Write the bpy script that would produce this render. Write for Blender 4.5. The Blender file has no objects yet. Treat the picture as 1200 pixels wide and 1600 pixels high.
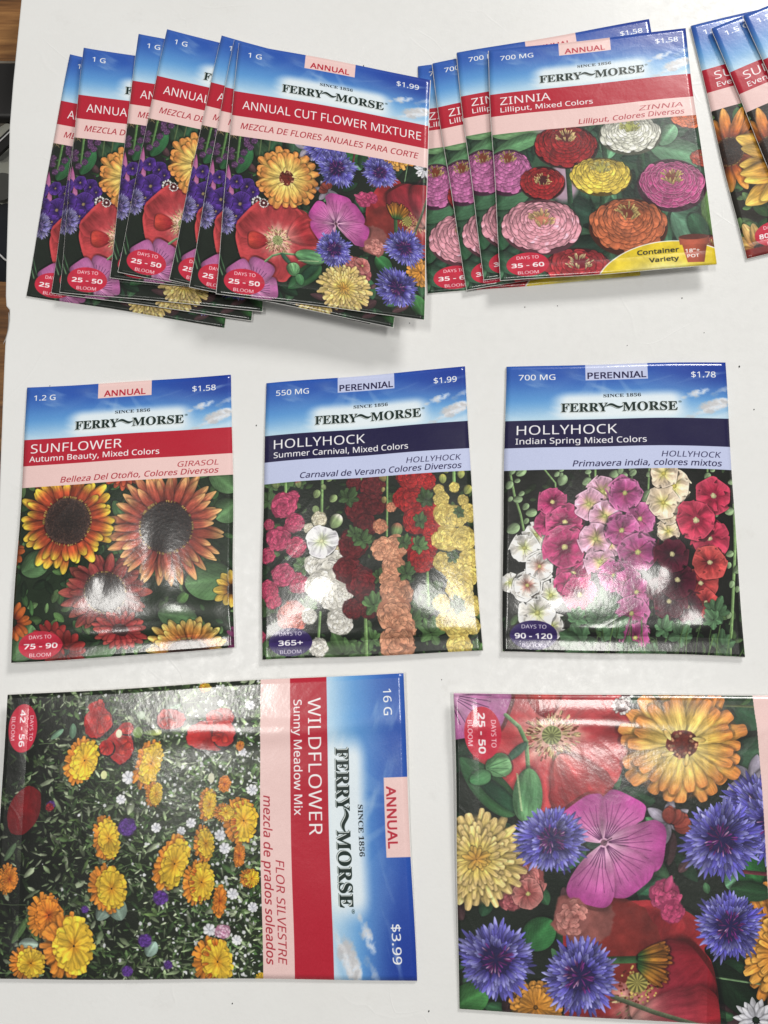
import bpy, bmesh, math, os, random
import numpy as np
from mathutils import Vector, Matrix
R = math.radians
sc = bpy.context.scene
# ------------------------------------------------------------------ camera (metres; the white board's top is z = 0)
FPX, CAM_H, PITCH = 1250.0, 0.308, 0.20
cd = bpy.data.cameras.new('camera'); cam = bpy.data.objects.new('camera', cd); sc.collection.objects.link(cam)
cam.location = (0, 0, CAM_H); cam.rotation_euler = (PITCH, 0, 0)
cd.sensor_fit = 'VERTICAL'; cd.sensor_height = 36; cd.lens = FPX/1600*36; cd.clip_start = .01; cd.clip_end = 50
sc.camera = cam
# ------------------------------------------------------------------ light: a room with a ceiling light overhead
w = bpy.data.worlds.new('World'); sc.world = w; w.use_nodes = True
w.node_tree.nodes['Background'].inputs[0].default_value = (.98, .985, .97, 1); w.node_tree.nodes['Background'].inputs[1].default_value = .19
def area(name, loc, target, size, sy, power, col):
    l = bpy.data.lights.new(name, 'AREA'); l.shape = 'RECTANGLE'; l.size = size; l.size_y = sy; l.energy = power; l.color = col
    o = bpy.data.objects.new(name, l); sc.collection.objects.link(o); o.location = loc
    o.rotation_euler = (Vector(target)-Vector(loc)).to_track_quat('-Z', 'Y').to_euler(); return o
area('ceiling_lamp', (-.46, .03, 1.75), (-.2, .03, 0), .46, .19, 7.2, (1, .975, .93))
area('ceiling_lamp', (.50, .03, 1.75), (.2, .03, 0), .46, .19, 7.2, (1, .975, .93))
area('ceiling_lamp', (1.25, 2.2, 1.42), (0, .1, 0), .75, .55, 44.0, (1, .975, .94))
sc.view_settings.view_transform = 'Standard'; sc.view_settings.look = 'None'; sc.view_settings.exposure = .13; sc.view_settings.gamma = 1
def at(px, py, z=0.0):               # where the line of sight through a photograph pixel meets height z
    X, U = (px-600)/FPX, -(py-800)/FPX; c, s = math.cos(PITCH), math.sin(PITCH)
    t = (CAM_H-z)/(c-U*s); return np.array([X*t, (s+U*c)*t, z])
# ----------------------------------------------------------------- the printing on the packets
# (flat print: sky panel, colour bands, lettering and flower picture, painted in code)
FD = os.path.join(bpy.utils.resource_path('LOCAL'), 'datafiles', 'fonts')
def load_font(n):
    try: return bpy.data.fonts.load(os.path.join(FD, n))
    except Exception: return None
SANS = load_font('NotoSansHebrew-Regular.woff2')
SERIF = load_font('NotoSansMath-Regular.woff2')

def make_tile(seed, octs, n=1024):
    r = np.random.RandomState(seed); out = np.zeros((n, n), np.float32); amp = 1.0
    for f in octs:
        g = r.rand(f, f).astype(np.float32)*2-1
        t = np.arange(n)/n*f; i = t.astype(int); w = t-i; w = (w*w*(3-2*w)).astype(np.float32); j = (i+1) % f; i = i % f
        a = g[i][:, i]*(1-w)[None]+g[i][:, j]*w[None]; b = g[j][:, i]*(1-w)[None]+g[j][:, j]*w[None]
        out += amp*(a*(1-w)[:, None]+b*w[:, None]); amp *= .55
    return out/np.abs(out).max()*1.15
TILE = [make_tile(3, (16, 32, 64, 128)), make_tile(4, (16,)), make_tile(9, (32, 64, 128, 256))]
def nz(x, y, s=1.0, k=0):
    f = 64.0/s
    return TILE[k][(np.asarray(y)*f).astype(np.int64) % 1024, (np.asarray(x)*f).astype(np.int64) % 1024]
def C(*c): return np.array(c, np.float32)/255
def sm(a, b, x):
    t = np.clip((x-a)/(b-a), 0, 1); return t*t*(3-2*t)

def homog(q):
    A = []; b = []
    for (x, y), (u, v) in zip(q, [(0, 0), (1, 0), (1, 1), (0, 1)]):
        A += [[x, y, 1, 0, 0, 0, -u*x, -u*y], [0, 0, 0, x, y, 1, -v*x, -v*y]]; b += [u, v]
    return np.append(np.linalg.solve(np.array(A, float), b), 1).reshape(3, 3)

_gl = {}
def glyphs(txt, font, off):
    key = (txt, font.name if font else '', off)
    if key in _gl: return _gl[key]
    c = bpy.data.curves.new('print', 'FONT'); c.body = txt; c.resolution_u = 3
    if font: c.font = font
    o = bpy.data.objects.new('print', c); bpy.context.scene.collection.objects.link(o)
    bpy.context.view_layer.update()
    me = bpy.data.meshes.new_from_object(o); me.calc_loop_triangles()
    v = np.zeros(len(me.vertices)*3, np.float32); me.vertices.foreach_get('co', v)
    t = np.zeros(len(me.loop_triangles)*3, np.int32); me.loop_triangles.foreach_get('vertices', t)
    bpy.data.objects.remove(o); bpy.data.meshes.remove(me); bpy.data.curves.remove(c)
    _gl[key] = (v.reshape(-1, 3)[:, :2].astype(float), t.reshape(-1, 3)); return _gl[key]

class Art:
    def __init__(s, W, H, seed=1):
        s.W, s.H = W, H; s.c = np.zeros((H, W, 3), np.float32); s.r = np.random.RandomState(seed); s.vs = 1.0; s.slant = 0.; s.uvframe()
    def setM(s, A, b):
        s.A = np.array(A, float); s.b = np.array(b, float); s.iA = np.linalg.inv(s.A); s.pix = 1/math.sqrt(abs(np.linalg.det(s.A)))
    def uvframe(s): s.setM([[s.W, 0], [0, s.H*s.vs]], [0, 0])
    def quad(s, q, flat=None):      # art drawn in the photograph's pixels for a packet lying on this quad
        Hm = homog(q); P = []; T = []
        cx = sum(p[0] for p in q)/4; cy = sum(p[1] for p in q)/4
        for x, y in list(q)+[(cx, cy)]:
            w = Hm@[x, y, 1]; P.append([x, y, 1]); T.append([w[0]/w[2]*s.W, w[1]/w[2]*s.H])
        S = np.linalg.lstsq(np.array(P, float), np.array(T), rcond=None)[0]
        s.setM(S[:2].T, S[2])
    def win(s, cx, cy, R):
        t = s.A@[cx, cy]+s.b; hx = R*math.hypot(*s.A[0]); hy = R*math.hypot(*s.A[1])
        x0, x1 = max(0, int(t[0]-hx)), min(s.W, int(t[0]+hx)+2); y0, y1 = max(0, int(t[1]-hy)), min(s.H, int(t[1]+hy)+2)
        if x1 <= x0 or y1 <= y0: return None
        X = (np.arange(x0, x1)+.5-t[0]).astype(np.float32)[None]; Y = (np.arange(y0, y1)+.5-t[1]).astype(np.float32)[:, None]
        iA = s.iA
        return (slice(y0, y1), slice(x0, x1)), iA[0, 0]*X+iA[0, 1]*Y, iA[1, 0]*X+iA[1, 1]*Y
    def comp(s, sl, a, col):
        v = s.c[sl]; v += (col-v)*a[..., None]
    def fill(s, fn):                # whole canvas, uv
        V, U = np.mgrid[0:s.H, 0:s.W].astype(np.float32); U /= s.W; V /= s.H*s.vs; V += s.slant*U
        a, col = fn(U, V); s.c += (col-s.c)*a[..., None]
    # one petal, leaf or floret: base at (cx,cy), pointing along ang (degrees, y down)
    def petal(s, cx, cy, ang, L, W, c0, c1, a=.6, b=.4, c2=None, edge=.3, streak=.15, light=.15, jag=0., shadow=.45, rim=None, vein=None, mid=.0, alpha=1., sh=None):
        g = math.radians(ang); ca, sa = math.cos(g), math.sin(g)
        sh = (.06*L+.5) if sh is None else sh
        mx, my = cx+ca*L/2, cy+sa*L/2
        w = s.win(mx, my, max(L, W)*.5*1.05+sh*2+1)
        if w is None: return
        sl, X, Y = w; seed = s.r.rand()*50
        P = X*ca+Y*sa+L/2; Q = -X*sa+Y*ca
        um = a/(a+b); nm = um**a*(1-um)**b
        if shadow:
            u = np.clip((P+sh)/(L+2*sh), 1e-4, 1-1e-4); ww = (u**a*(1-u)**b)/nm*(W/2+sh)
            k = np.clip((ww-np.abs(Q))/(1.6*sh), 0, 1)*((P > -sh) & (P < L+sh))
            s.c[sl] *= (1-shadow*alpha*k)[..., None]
        u = P/L; uc = np.clip(u, 1e-4, 1-1e-4); ww = (uc**a*(1-uc)**b)/nm*W/2
        if jag: ww = ww*(1+jag*nz(P+seed, Q*0+seed, L*.14, 1)*uc)+jag*W*.1*nz(P*.3+seed, Q+seed, W*.25, 1)
        al = np.clip((ww-np.abs(Q))/s.pix+.5, 0, 1)*((u > 0) & (u < 1))
        if not al.any(): return
        v = Q/np.maximum(ww, 1e-3); v = np.clip(v, -1, 1)
        if c2 is None: col = c0+(c1-c0)*sm(0, 1, uc)[..., None]
        else:
            col = c0+(c1-c0)*sm(0, .55, uc)[..., None]; col = col+(c2-col)*sm(.5, 1, uc)[..., None]
        side = -(-sa*(-.5)+ca*(-.85))
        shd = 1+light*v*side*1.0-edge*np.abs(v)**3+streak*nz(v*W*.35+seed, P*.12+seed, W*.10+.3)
        shd = shd*(1+.12*nz(P+seed, Q, L*.35))
        if W > 9: shd = shd+.10*nz(v*W*1.2+seed, P*.14, 1.1, 0)*sm(0, .2, uc)
        if mid: shd = shd+mid*np.exp(-(v*6)**2)
        if vein is not None:
            vv = np.abs(np.sin((P*.9-np.abs(Q)*1.4)/vein)); shd = shd-.12*(vv < .25)
        col = col*shd[..., None]
        if rim is not None:
            k = np.clip((np.abs(v)-.72)/.2, 0, 1)*sm(.25, .6, uc); k = np.maximum(k, sm(.90, .96, uc)); col = col+(rim-col)*(k*.7)[..., None]
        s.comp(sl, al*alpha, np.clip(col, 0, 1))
    def disc(s, cx, cy, rx, ry, fn, rot=0, soft=1, wob=0.):
        w = s.win(cx, cy, max(rx, ry)*(1.1+wob)+2)
        if w is None: return
        sl, X, Y = w; g = math.radians(rot); c, n = math.cos(g), math.sin(g)
        A = (X*c+Y*n)/rx; B = (-X*n+Y*c)/ry; R = np.hypot(A, B)
        if wob: th = np.arctan2(B, A); R = R*(1+wob*nz(np.cos(th)*2+cx, np.sin(th)*2+cy, 1.1))
        al = np.clip((1-R)*min(rx, ry)/(s.pix*soft)+.5, 0, 1)
        col = fn(R, np.arctan2(B, A), X, Y) if callable(fn) else np.broadcast_to(fn, X.shape+(3,))
        s.comp(sl, al, np.clip(col, 0, 1))
    def line(s, pts, w, col, hi=None, alpha=1.):
        for (x0, y0), (x1, y1) in zip(pts[:-1], pts[1:]):
            L = math.hypot(x1-x0, y1-y0)+1e-6; k = s.win((x0+x1)/2, (y0+y1)/2, L/2+w+1)
            if k is None: continue
            sl, X, Y = k; dx, dy = (x1-x0)/L, (y1-y0)/L
            P = X*dx+Y*dy; Q = -X*dy+Y*dx; d = np.hypot(np.maximum(np.abs(P)-L/2, 0), Q)
            al = np.clip((w/2-d)/s.pix+.5, 0, 1)*alpha
            cc = col*(1-.35*(Q/(w/2+1e-3))*np.sign(dy+.01))[..., None] if w > 1.2 else np.broadcast_to(col, X.shape+(3,))
            s.comp(sl, al, np.clip(cc*(1+.15*nz(X+x0, Y+y0, 3.))[..., None], 0, 1))
    def poly(s, pts, col, grad=None):
        P = np.array(pts, float); c = P.mean(0); R = np.hypot(*(P-c).T).max()+1; w = s.win(c[0], c[1], R)
        if w is None: return
        sl, X, Y = w; X = X+c[0]; Y = Y+c[1]; inside = np.ones(X.shape, bool); d = np.full(X.shape, 1e9, np.float32)
        sg = np.sign(sum(P[i-1][0]*P[i][1]-P[i][0]*P[i-1][1] for i in range(len(P))))
        for i in range(len(P)):
            (x0, y0), (x1, y1) = P[i-1], P[i]; L = math.hypot(x1-x0, y1-y0)
            d = np.minimum(d, sg*((x1-x0)*(Y-y0)-(y1-y0)*(X-x0))/L)
        cc = grad(X, Y) if grad else np.broadcast_to(col, X.shape+(3,))
        s.comp(sl, np.clip(d/s.pix+.5, 0, 1), cc)
    # ---- lettering, placed by its measured box in packet uv: left, right, baseline, cap height
    def text(s, txt, u0, u1, vb, cap, col, font=None, bold=.0, ital=0., dx=0, dy=0, capem=.714, desc=None, alpha=1.):
        font = font or SANS
        v, tr = glyphs(txt, font, 0); vb *= s.vs; cap *= s.vs
        if not len(tr): return
        x = v[:, 0]+ital*v[:, 1]; y = v[:, 1]
        x = (x-x.min())/(x.max()-x.min()); SS = 3
        X = (u0+(u1-u0)*x)*s.W+dx; Y = (vb-y*cap/capem)*s.H+dy
        bx0, by0 = int(X.min())-4, int(Y.min())-4; w, h = int(X.max())-bx0+9, int(Y.max())-by0+9
        m = np.zeros((h*SS, w*SS), bool); X = (X-bx0)*SS; Y = (Y-by0)*SS
        for a, b, c in tr:
            xa, xb, xc, ya, yb, yc = X[a], X[b], X[c], Y[a], Y[b], Y[c]
            ar = (xb-xa)*(yc-ya)-(xc-xa)*(yb-ya)
            if abs(ar) < 1e-6: continue
            if ar < 0: xb, xc, yb, yc = xc, xb, yc, yb
            i0, i1 = int(min(xa, xb, xc)), int(max(xa, xb, xc))+2; j0, j1 = int(min(ya, yb, yc)), int(max(ya, yb, yc))+2
            gx = np.arange(i0, i1)[None]+.5; gy = np.arange(j0, j1)[:, None]+.5
            k = ((xb-xa)*(gy-ya)-(yb-ya)*(gx-xa) >= -.01) & ((xc-xb)*(gy-yb)-(yc-yb)*(gx-xb) >= -.01) & ((xa-xc)*(gy-yc)-(ya-yc)*(gx-xc) >= -.01)
            q = m[j0:j1, i0:i1]; q |= k[:q.shape[0], :q.shape[1]]
        n = int(round(abs(bold)*.8*cap/capem*s.H*SS))
        if n:                       # heavier or lighter weight
            q = m if bold > 0 else ~m
            for ax in (0, 1):
                o = q.copy()
                for k in range(1, n+1):
                    if ax: q[:, k:] |= o[:, :-k]; q[:, :-k] |= o[:, k:]
                    else: q[k:] |= o[:-k]; q[:-k] |= o[k:]
            m = q if bold > 0 else ~q
        al = m.reshape(h, SS, w, SS).mean((1, 3)).astype(np.float32)*alpha
        y0, x0 = max(0, by0), max(0, bx0); y1, x1 = min(s.H, by0+h), min(s.W, bx0+w)
        if y1 <= y0 or x1 <= x0: return
        s.comp((slice(y0, y1), slice(x0, x1)), al[y0-by0:y1-by0, x0-bx0:x1-bx0], col)
    # ---- flowers
    def rays(s, cx, cy, R, n, c0, c1, c2=None, sx=1, sy=1, rot=0, r0=.2, W=None, layers=1, jit=.1, span=(0, 360), shrink=.78, order=None, **kw):
        W = W or 2*math.pi*R*.62/n*1.25
        g = math.radians(rot)
        for l in range(layers):
            f = shrink**l; m = max(5, int(n*(1 if l == 0 else .9)))
            ks = list(range(m)); s.r.shuffle(ks)
            for k in ks:
                a = math.radians(span[0]+(span[1]-span[0])*(k+.5*(l % 2)+s.r.uniform(-.25, .25))/m)
                rr = R*f*(1+s.r.uniform(-jit, jit*.6))
                def pt(r):
                    x, y = r*math.cos(a)*sx, r*math.sin(a)*sy
                    return cx+x*math.cos(g)-y*math.sin(g), cy+x*math.sin(g)+y*math.cos(g)
                x0, y0 = pt(R*r0*f); x1, y1 = pt(rr); L = math.hypot(x1-x0, y1-y0)
                b = 1+s.r.uniform(-.14, .1)
                sq = .55+.45*abs(math.hypot(sx*math.sin(a), sy*math.cos(a)))
                s.petal(x0, y0, math.degrees(math.atan2(y1-y0, x1-x0))+s.r.uniform(-5, 5), max(L, R*.12), W*f*sq*s.r.uniform(.85, 1.15), c0*b, c1*b, c2=None if c2 is None else c2*b, **kw)
    def zinnia(s, cx, cy, rx, ry, cl, cd, rings=9, top=.18, tipc=C(225, 190, 110), eye=C(120, 50, 30), rise=.30, rim=None, eyer=.3):
        s.disc(cx, cy+ry*.1, rx*1.02, ry*1.02, cd*.45, soft=6)
        for i in range(rings):
            t = 1-i*(1-top)/(rings-1); f = t
            ox, oy = cx, cy-ry*rise*(1-t)**.8
            n = int(8+17*t); ks = list(range(n)); s.r.shuffle(ks)
            dome = math.sqrt(max(0, 1-(t*.97)**2))
            for k in ks:
                a = 2*math.pi*(k+.5*(i % 2)+s.r.uniform(-.2, .2))/n
                L = rx*(.16+.20*t)*(.75+.35*abs(math.cos(a))); Wd = 2*math.pi*rx*t/n*1.5
                f2 = f*s.r.uniform(.93, 1.05); ex = rx*f2*math.cos(a); ey = ry*f2*math.sin(a)*(1 if math.sin(a) > 0 else .82)
                ang = math.degrees(math.atan2(math.sin(a)*ry/rx+.25*(math.sin(a) > -.2), math.cos(a)))
                b = 1+s.r.uniform(-.12, .12); q = (cl*(.55+.45*t)+cl*.45*(1-t)*1.05)*b
                if math.sin(a) < -.3: q = q*.9
                g = math.radians(ang)
                s.petal(ox+ex-math.cos(g)*L, oy+ey-math.sin(g)*L, ang, L*s.r.uniform(.88, 1.12), Wd*s.r.uniform(.85, 1.1), cd*.6*b+q*.4, q, a=.5, b=.34, edge=.16, light=.14, streak=.16, shadow=.34, rim=rim, sh=L*.05+.3)
        ox, oy = cx, cy-ry*rise
        s.disc(ox, oy, rx*eyer*.62, ry*eyer*.72, eye, soft=4)
        for k in range(34):
            a = s.r.uniform(0, 2*math.pi); r = s.r.uniform(.45, 1.0)
            s.petal(ox+rx*eyer*.85*r*math.cos(a), oy+ry*eyer*.9*r*math.sin(a)+ry*.05, -90+60*math.cos(a)+s.r.uniform(-25, 25), rx*.15, rx*.045, tipc*.6, tipc*s.r.uniform(.8, 1.1), shadow=.3, streak=.05, a=.6, b=.5, sh=.5)
    def double(s, cx, cy, R, cl, cd, n=46, sy=1., cen=None):        # crowded ruffled bloom
        s.disc(cx, cy, R*.93, R*.93*sy, cd*.55+cl*.3, wob=.16, soft=5)
        for k in range(n):
            t = 1-k/n; a = k*2.39996+s.r.uniform(-.4, .4); r = R*.78*t**.62
            L = R*(.30+.16*t); b = s.r.uniform(.84, 1.1)
            x = cx+r*math.cos(a); y = cy+r*math.sin(a)*sy; an = math.degrees(a)+s.r.uniform(-45, 45)
            s.petal(x-math.cos(a)*L*.55, y-math.sin(a)*L*.55, an, L, L*s.r.uniform(.8, 1.3), (cd*.6+cl*.4)*b, cl*b, a=.6, b=.34, edge=.10, light=.16, streak=.10, jag=.4, shadow=.22, sh=R*.03+.3, rim=cl*1.1 if k % 4 == 0 else None)
        if cen is not None: s.disc(cx, cy, R*.16, R*.14, cen, wob=.3, soft=3)
    def single(s, cx, cy, R, ce, cm, cc, sy=1., rot=0, n=6, eye=C(215, 205, 120), ruf=.34, dark=None, lim=1.0):   # mallow-like open bloom
        s.disc(cx+.6, cy+1., R*.9, R*sy*.9, cm*.4, wob=.2, soft=R*.1)
        ks = list(range(n)); s.r.shuffle(ks); g0 = rot+s.r.uniform(0, 70)
        for k in ks:
            a = g0+360*k/n; b = s.r.uniform(.9, 1.06)
            ex = math.hypot(math.cos(math.radians(a)), math.sin(math.radians(a))*sy)
            s.petal(cx, cy, math.degrees(math.atan2(math.sin(math.radians(a))*sy, math.cos(math.radians(a)))), R*ex*s.r.uniform(.86, 1.08), R*1.12*s.r.uniform(.85, 1.1)*ex**.3, cc*b, cm*b, c2=ce*b, a=.8, b=.34, edge=.14, light=.2, streak=.3, jag=ruf*1.6, shadow=.4, sh=R*.05, rim=np.clip(ce*1.1, 0, 1))
        if dark is not None: s.disc(cx, cy, R*.3, R*.3*sy, lambda r, t, x, y: dark*(1+.2*nz(x, y, R*.1))[..., None], wob=.3, soft=R*.25/s.pix*.6)
        for k in range(10):
            a = math.radians(g0+36*k); s.line([(cx+R*.15*math.cos(a), cy+R*.15*sy*math.sin(a)), (cx+R*.55*math.cos(a), cy+R*.55*sy*math.sin(a))], .5, cc*.85, alpha=.35)
        s.disc(cx, cy, R*.15, R*.14, lambda r, t, x, y: eye*(1.05-.35*r+.25*nz(x*2, y*2, 2.))[..., None], wob=.25)
    def cornflower(s, cx, cy, R, cl=C(156, 156, 232), cm=C(104, 100, 198), cd=C(56, 46, 130), cen=C(104, 34, 108), sy=1., n=30):
        s.disc(cx, cy, R*.72, R*.72*sy, cd*.6, wob=.2, soft=R*.2)
        for l, (r0, r1, m) in enumerate(((.30, 1.0, n), (.26, .84, n-6), (.2, .66, n-12))):
            for k in range(m):
                a0 = 360*(k+s.r.uniform(-.3, .3))/m; g = math.radians(a0); rr = R*s.r.uniform(.80, 1.12)*r1; b = s.r.uniform(.68, 1.18)
                bx, by = cx+R*r0*math.cos(g), cy+R*r0*math.sin(g)*sy; L = rr-R*r0
                for d in (-24, 24, -9, 10):
                    q = cl if s.r.rand() < .35 else cm
                    s.petal(bx+L*.3*math.cos(g), by+L*.3*math.sin(g)*sy, a0+d+s.r.uniform(-5, 5), L*(.74 if abs(d) < 20 else .56), R*.105, cd*b, q*b, a=.8, b=.75, shadow=.35, streak=.2, light=.25, edge=.25, sh=R*.012+.3, rim=cl*1.1 if s.r.rand() < .18 else None)
        for k in range(int(n*1.3)):
            a = s.r.uniform(0, 360); g = math.radians(a); r = s.r.uniform(.02, .3)*R
            s.petal(cx+r*math.cos(g), cy+r*math.sin(g)*sy, a+s.r.uniform(-20, 20), R*.19, R*.035, cen*s.r.uniform(.5, 1.1), (cen*s.r.uniform(.8, 1.6) if k % 5 else C(214, 170, 206)), a=.8, b=.6, shadow=.3, sh=.4)
    def calendula(s, cx, cy, R, c0, c1, ctip, n=30, layers=3, disc=None, dr=.24, sx=1., sy=1., rot=0, W=None, r0=.12, **kw):
        s.disc(cx, cy, R*.86*sx, R*.86*sy, ctip*.55, soft=R*.2, rot=rot)
        kk = dict(a=.55, b=.22, edge=.22, light=.12, streak=.28, shadow=.4, jag=.12); kk.update(kw)
        s.rays(cx, cy, R, n, c0, c1, ctip, sx=sx, sy=sy, rot=rot, r0=r0, layers=layers, W=W, shrink=.8, **kk)
        if disc is not None:
            s.disc(cx, cy, R*dr*sx, R*dr*sy, lambda r, t, x, y: disc*(1+.5*nz(x, y, R*.06))[..., None], rot=rot, wob=.12)
            for k in range(26):
                a = s.r.uniform(0, 6.28); r = R*dr*s.r.uniform(.55, 1.02)
                s.disc(cx+r*math.cos(a)*sx, cy+r*math.sin(a)*sy, R*.022, R*.022, C(210, 150, 110)*s.r.uniform(.5, 1.1))
    def sunflower(s, cx, cy, rd, R, c0, c1, c2, n=26, discc=C(48, 32, 28), b=.6, rdy=None, span=(0, 360), layers=2, sy=1.):
        s.rays(cx, cy, R, n, c0, c1, c2, r0=rd/R*.82, a=.45, b=b, layers=layers, shrink=.9, jit=.14, span=span, W=2*math.pi*R*.6/n*1.35, streak=.3, light=.15, edge=.28, shadow=.5, jag=.1, mid=-.05, sy=sy)
        ry = rdy or rd
        def f(r, t, x, y):
            k = nz(x, y, 2.0, 2); q = discc*(.85+.55*k)[..., None]
            q = q+(C(150, 95, 60)-q)*((k > .62)*.8)[..., None]; q = q*(1-.35*np.exp(-(r*2.2)**2))[..., None]
            return q*(1+.35*sm(.8, .97, r))[..., None]
        s.disc(cx, cy, rd*1.05, ry*1.05, c0*.5, wob=.08, soft=4)
        for k in range(90):
            if span[1]-span[0] >= 360:
                t = s.r.uniform(0, 6.283); s.petal(cx+rd*.94*math.cos(t), cy+ry*.94*math.sin(t), math.degrees(t)+s.r.uniform(-25, 25), rd*.15, rd*.05, C(120, 84, 30), C(206, 170, 84)*s.r.uniform(.6, 1.1), shadow=.2)
        s.disc(cx, cy, rd, ry, f, wob=.06, soft=3)
    def poppy(s, cx, cy, rx, ry, ce, cc, inner, cap=C(130, 140, 90), stam=C(205, 180, 130), lobes=6, off=(0, 0)):
        for k in range(lobes):
            a = 60*k+s.r.uniform(-15, 15); b = s.r.uniform(.85, 1.05); g = math.radians(a)
            ex = math.hypot(rx*math.cos(g), ry*math.sin(g))
            s.petal(cx+off[0], cy+off[1], math.degrees(math.atan2(ry*math.sin(g), rx*math.cos(g))), ex, ex*1.12, inner, cc*b, c2=ce*b, a=.8, b=.3, edge=.1, light=.16, streak=.34, jag=.22, shadow=.34, sh=ex*.04, rim=np.clip(ce*1.15, 0, 1))
        def f(r, t, x, y):
            k = nz(t*3, r*2, 1., 0); q = inner+(cc-inner)*sm(.1, .9, r+.25*k)[..., None]
            return q*(1+.14*nz(t*9, r*.6, 1., 0)+.10*nz(x, y, 14.))[..., None]
        s.disc(cx, cy, rx*.62, ry*.62, f, wob=.15, soft=rx*.25/s.pix)
        for k in range(110):
            a = s.r.uniform(0, 6.283); g = (rx+ry)/2*s.r.uniform(.12, .33); c = stam*s.r.uniform(.6, 1.1) if k % 3 else C(110, 60, 45)
            x, y = cx+g*math.cos(a), cy+g*math.sin(a)
            s.line([(x, y), (x+rx*.05*math.cos(a), y+rx*.05*math.sin(a))], rx*.022, c)
        q = (rx+ry)/2*.12
        s.disc(cx, cy, q, q, lambda r, t, x, y: cap*(.8+.3*(np.cos(t*11) > .2)*(r > .2)-.3*(r < .15)+.1)[..., None])
    def leafy(s, x0, y0, x1, y1, n, cols, L=(6, 16), W=.4, **kw):
        k2 = dict(shadow=.35, streak=.2, light=.25, edge=.25, a=.7, b=.7, mid=.12); k2.update(kw)
        for i in range(n):
            c = cols[s.r.randint(len(cols))]*s.r.uniform(.7, 1.2); l = s.r.uniform(*L)
            s.petal(s.r.uniform(x0, x1), s.r.uniform(y0, y1), s.r.uniform(0, 360), l, l*W*s.r.uniform(.6, 1.3), c*.8, c, **k2)
    def leaf(s, x, y, ang, L, W, c, **kw):
        k2 = dict(a=.6, b=.6, streak=.15, light=.3, edge=.2, mid=.22, vein=max(L*.035, 1.), shadow=.5); k2.update(kw)
        s.petal(x, y, ang, L, W, c*.82, c, **k2)
    def bud(s, x, y, r, c=C(120, 155, 95), tip=None, ang=-80):
        s.petal(x-r*math.cos(math.radians(ang)), y-r*math.sin(math.radians(ang)), ang, 2.1*r, 1.7*r, c*.75, c, a=.6, b=.5, light=.35, streak=.2, c2=tip, mid=-.12)

def finish(s, blur=2, grain=.02, y0=.39):
    y = int(y0*s.H); p = s.c[y:]
    for k in range(blur):
        q = np.pad(p, ((1, 1), (1, 1), (0, 0)), mode='edge')
        p = (q[:-2, 1:-1]+q[2:, 1:-1]+q[1:-1, :-2]+q[1:-1, 2:]+2*q[1:-1, 1:-1])/6
    Y, X = np.mgrid[0:p.shape[0], 0:p.shape[1]]
    p = p*(1+.10*nz(X, Y, 260.)+.10*nz(X+99, Y, 34., 0))[..., None]
    g = p.mean(2, keepdims=True); p = g+(p-g)*.9; p = .008+p*1.05
    s.c[y:] = np.clip(p, 0, 1); s.c += s.r.normal(0, grain, s.c.shape[:2]).astype(np.float32)[..., None]; s.c = np.clip(s.c, 0, 1)
    return s

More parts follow.
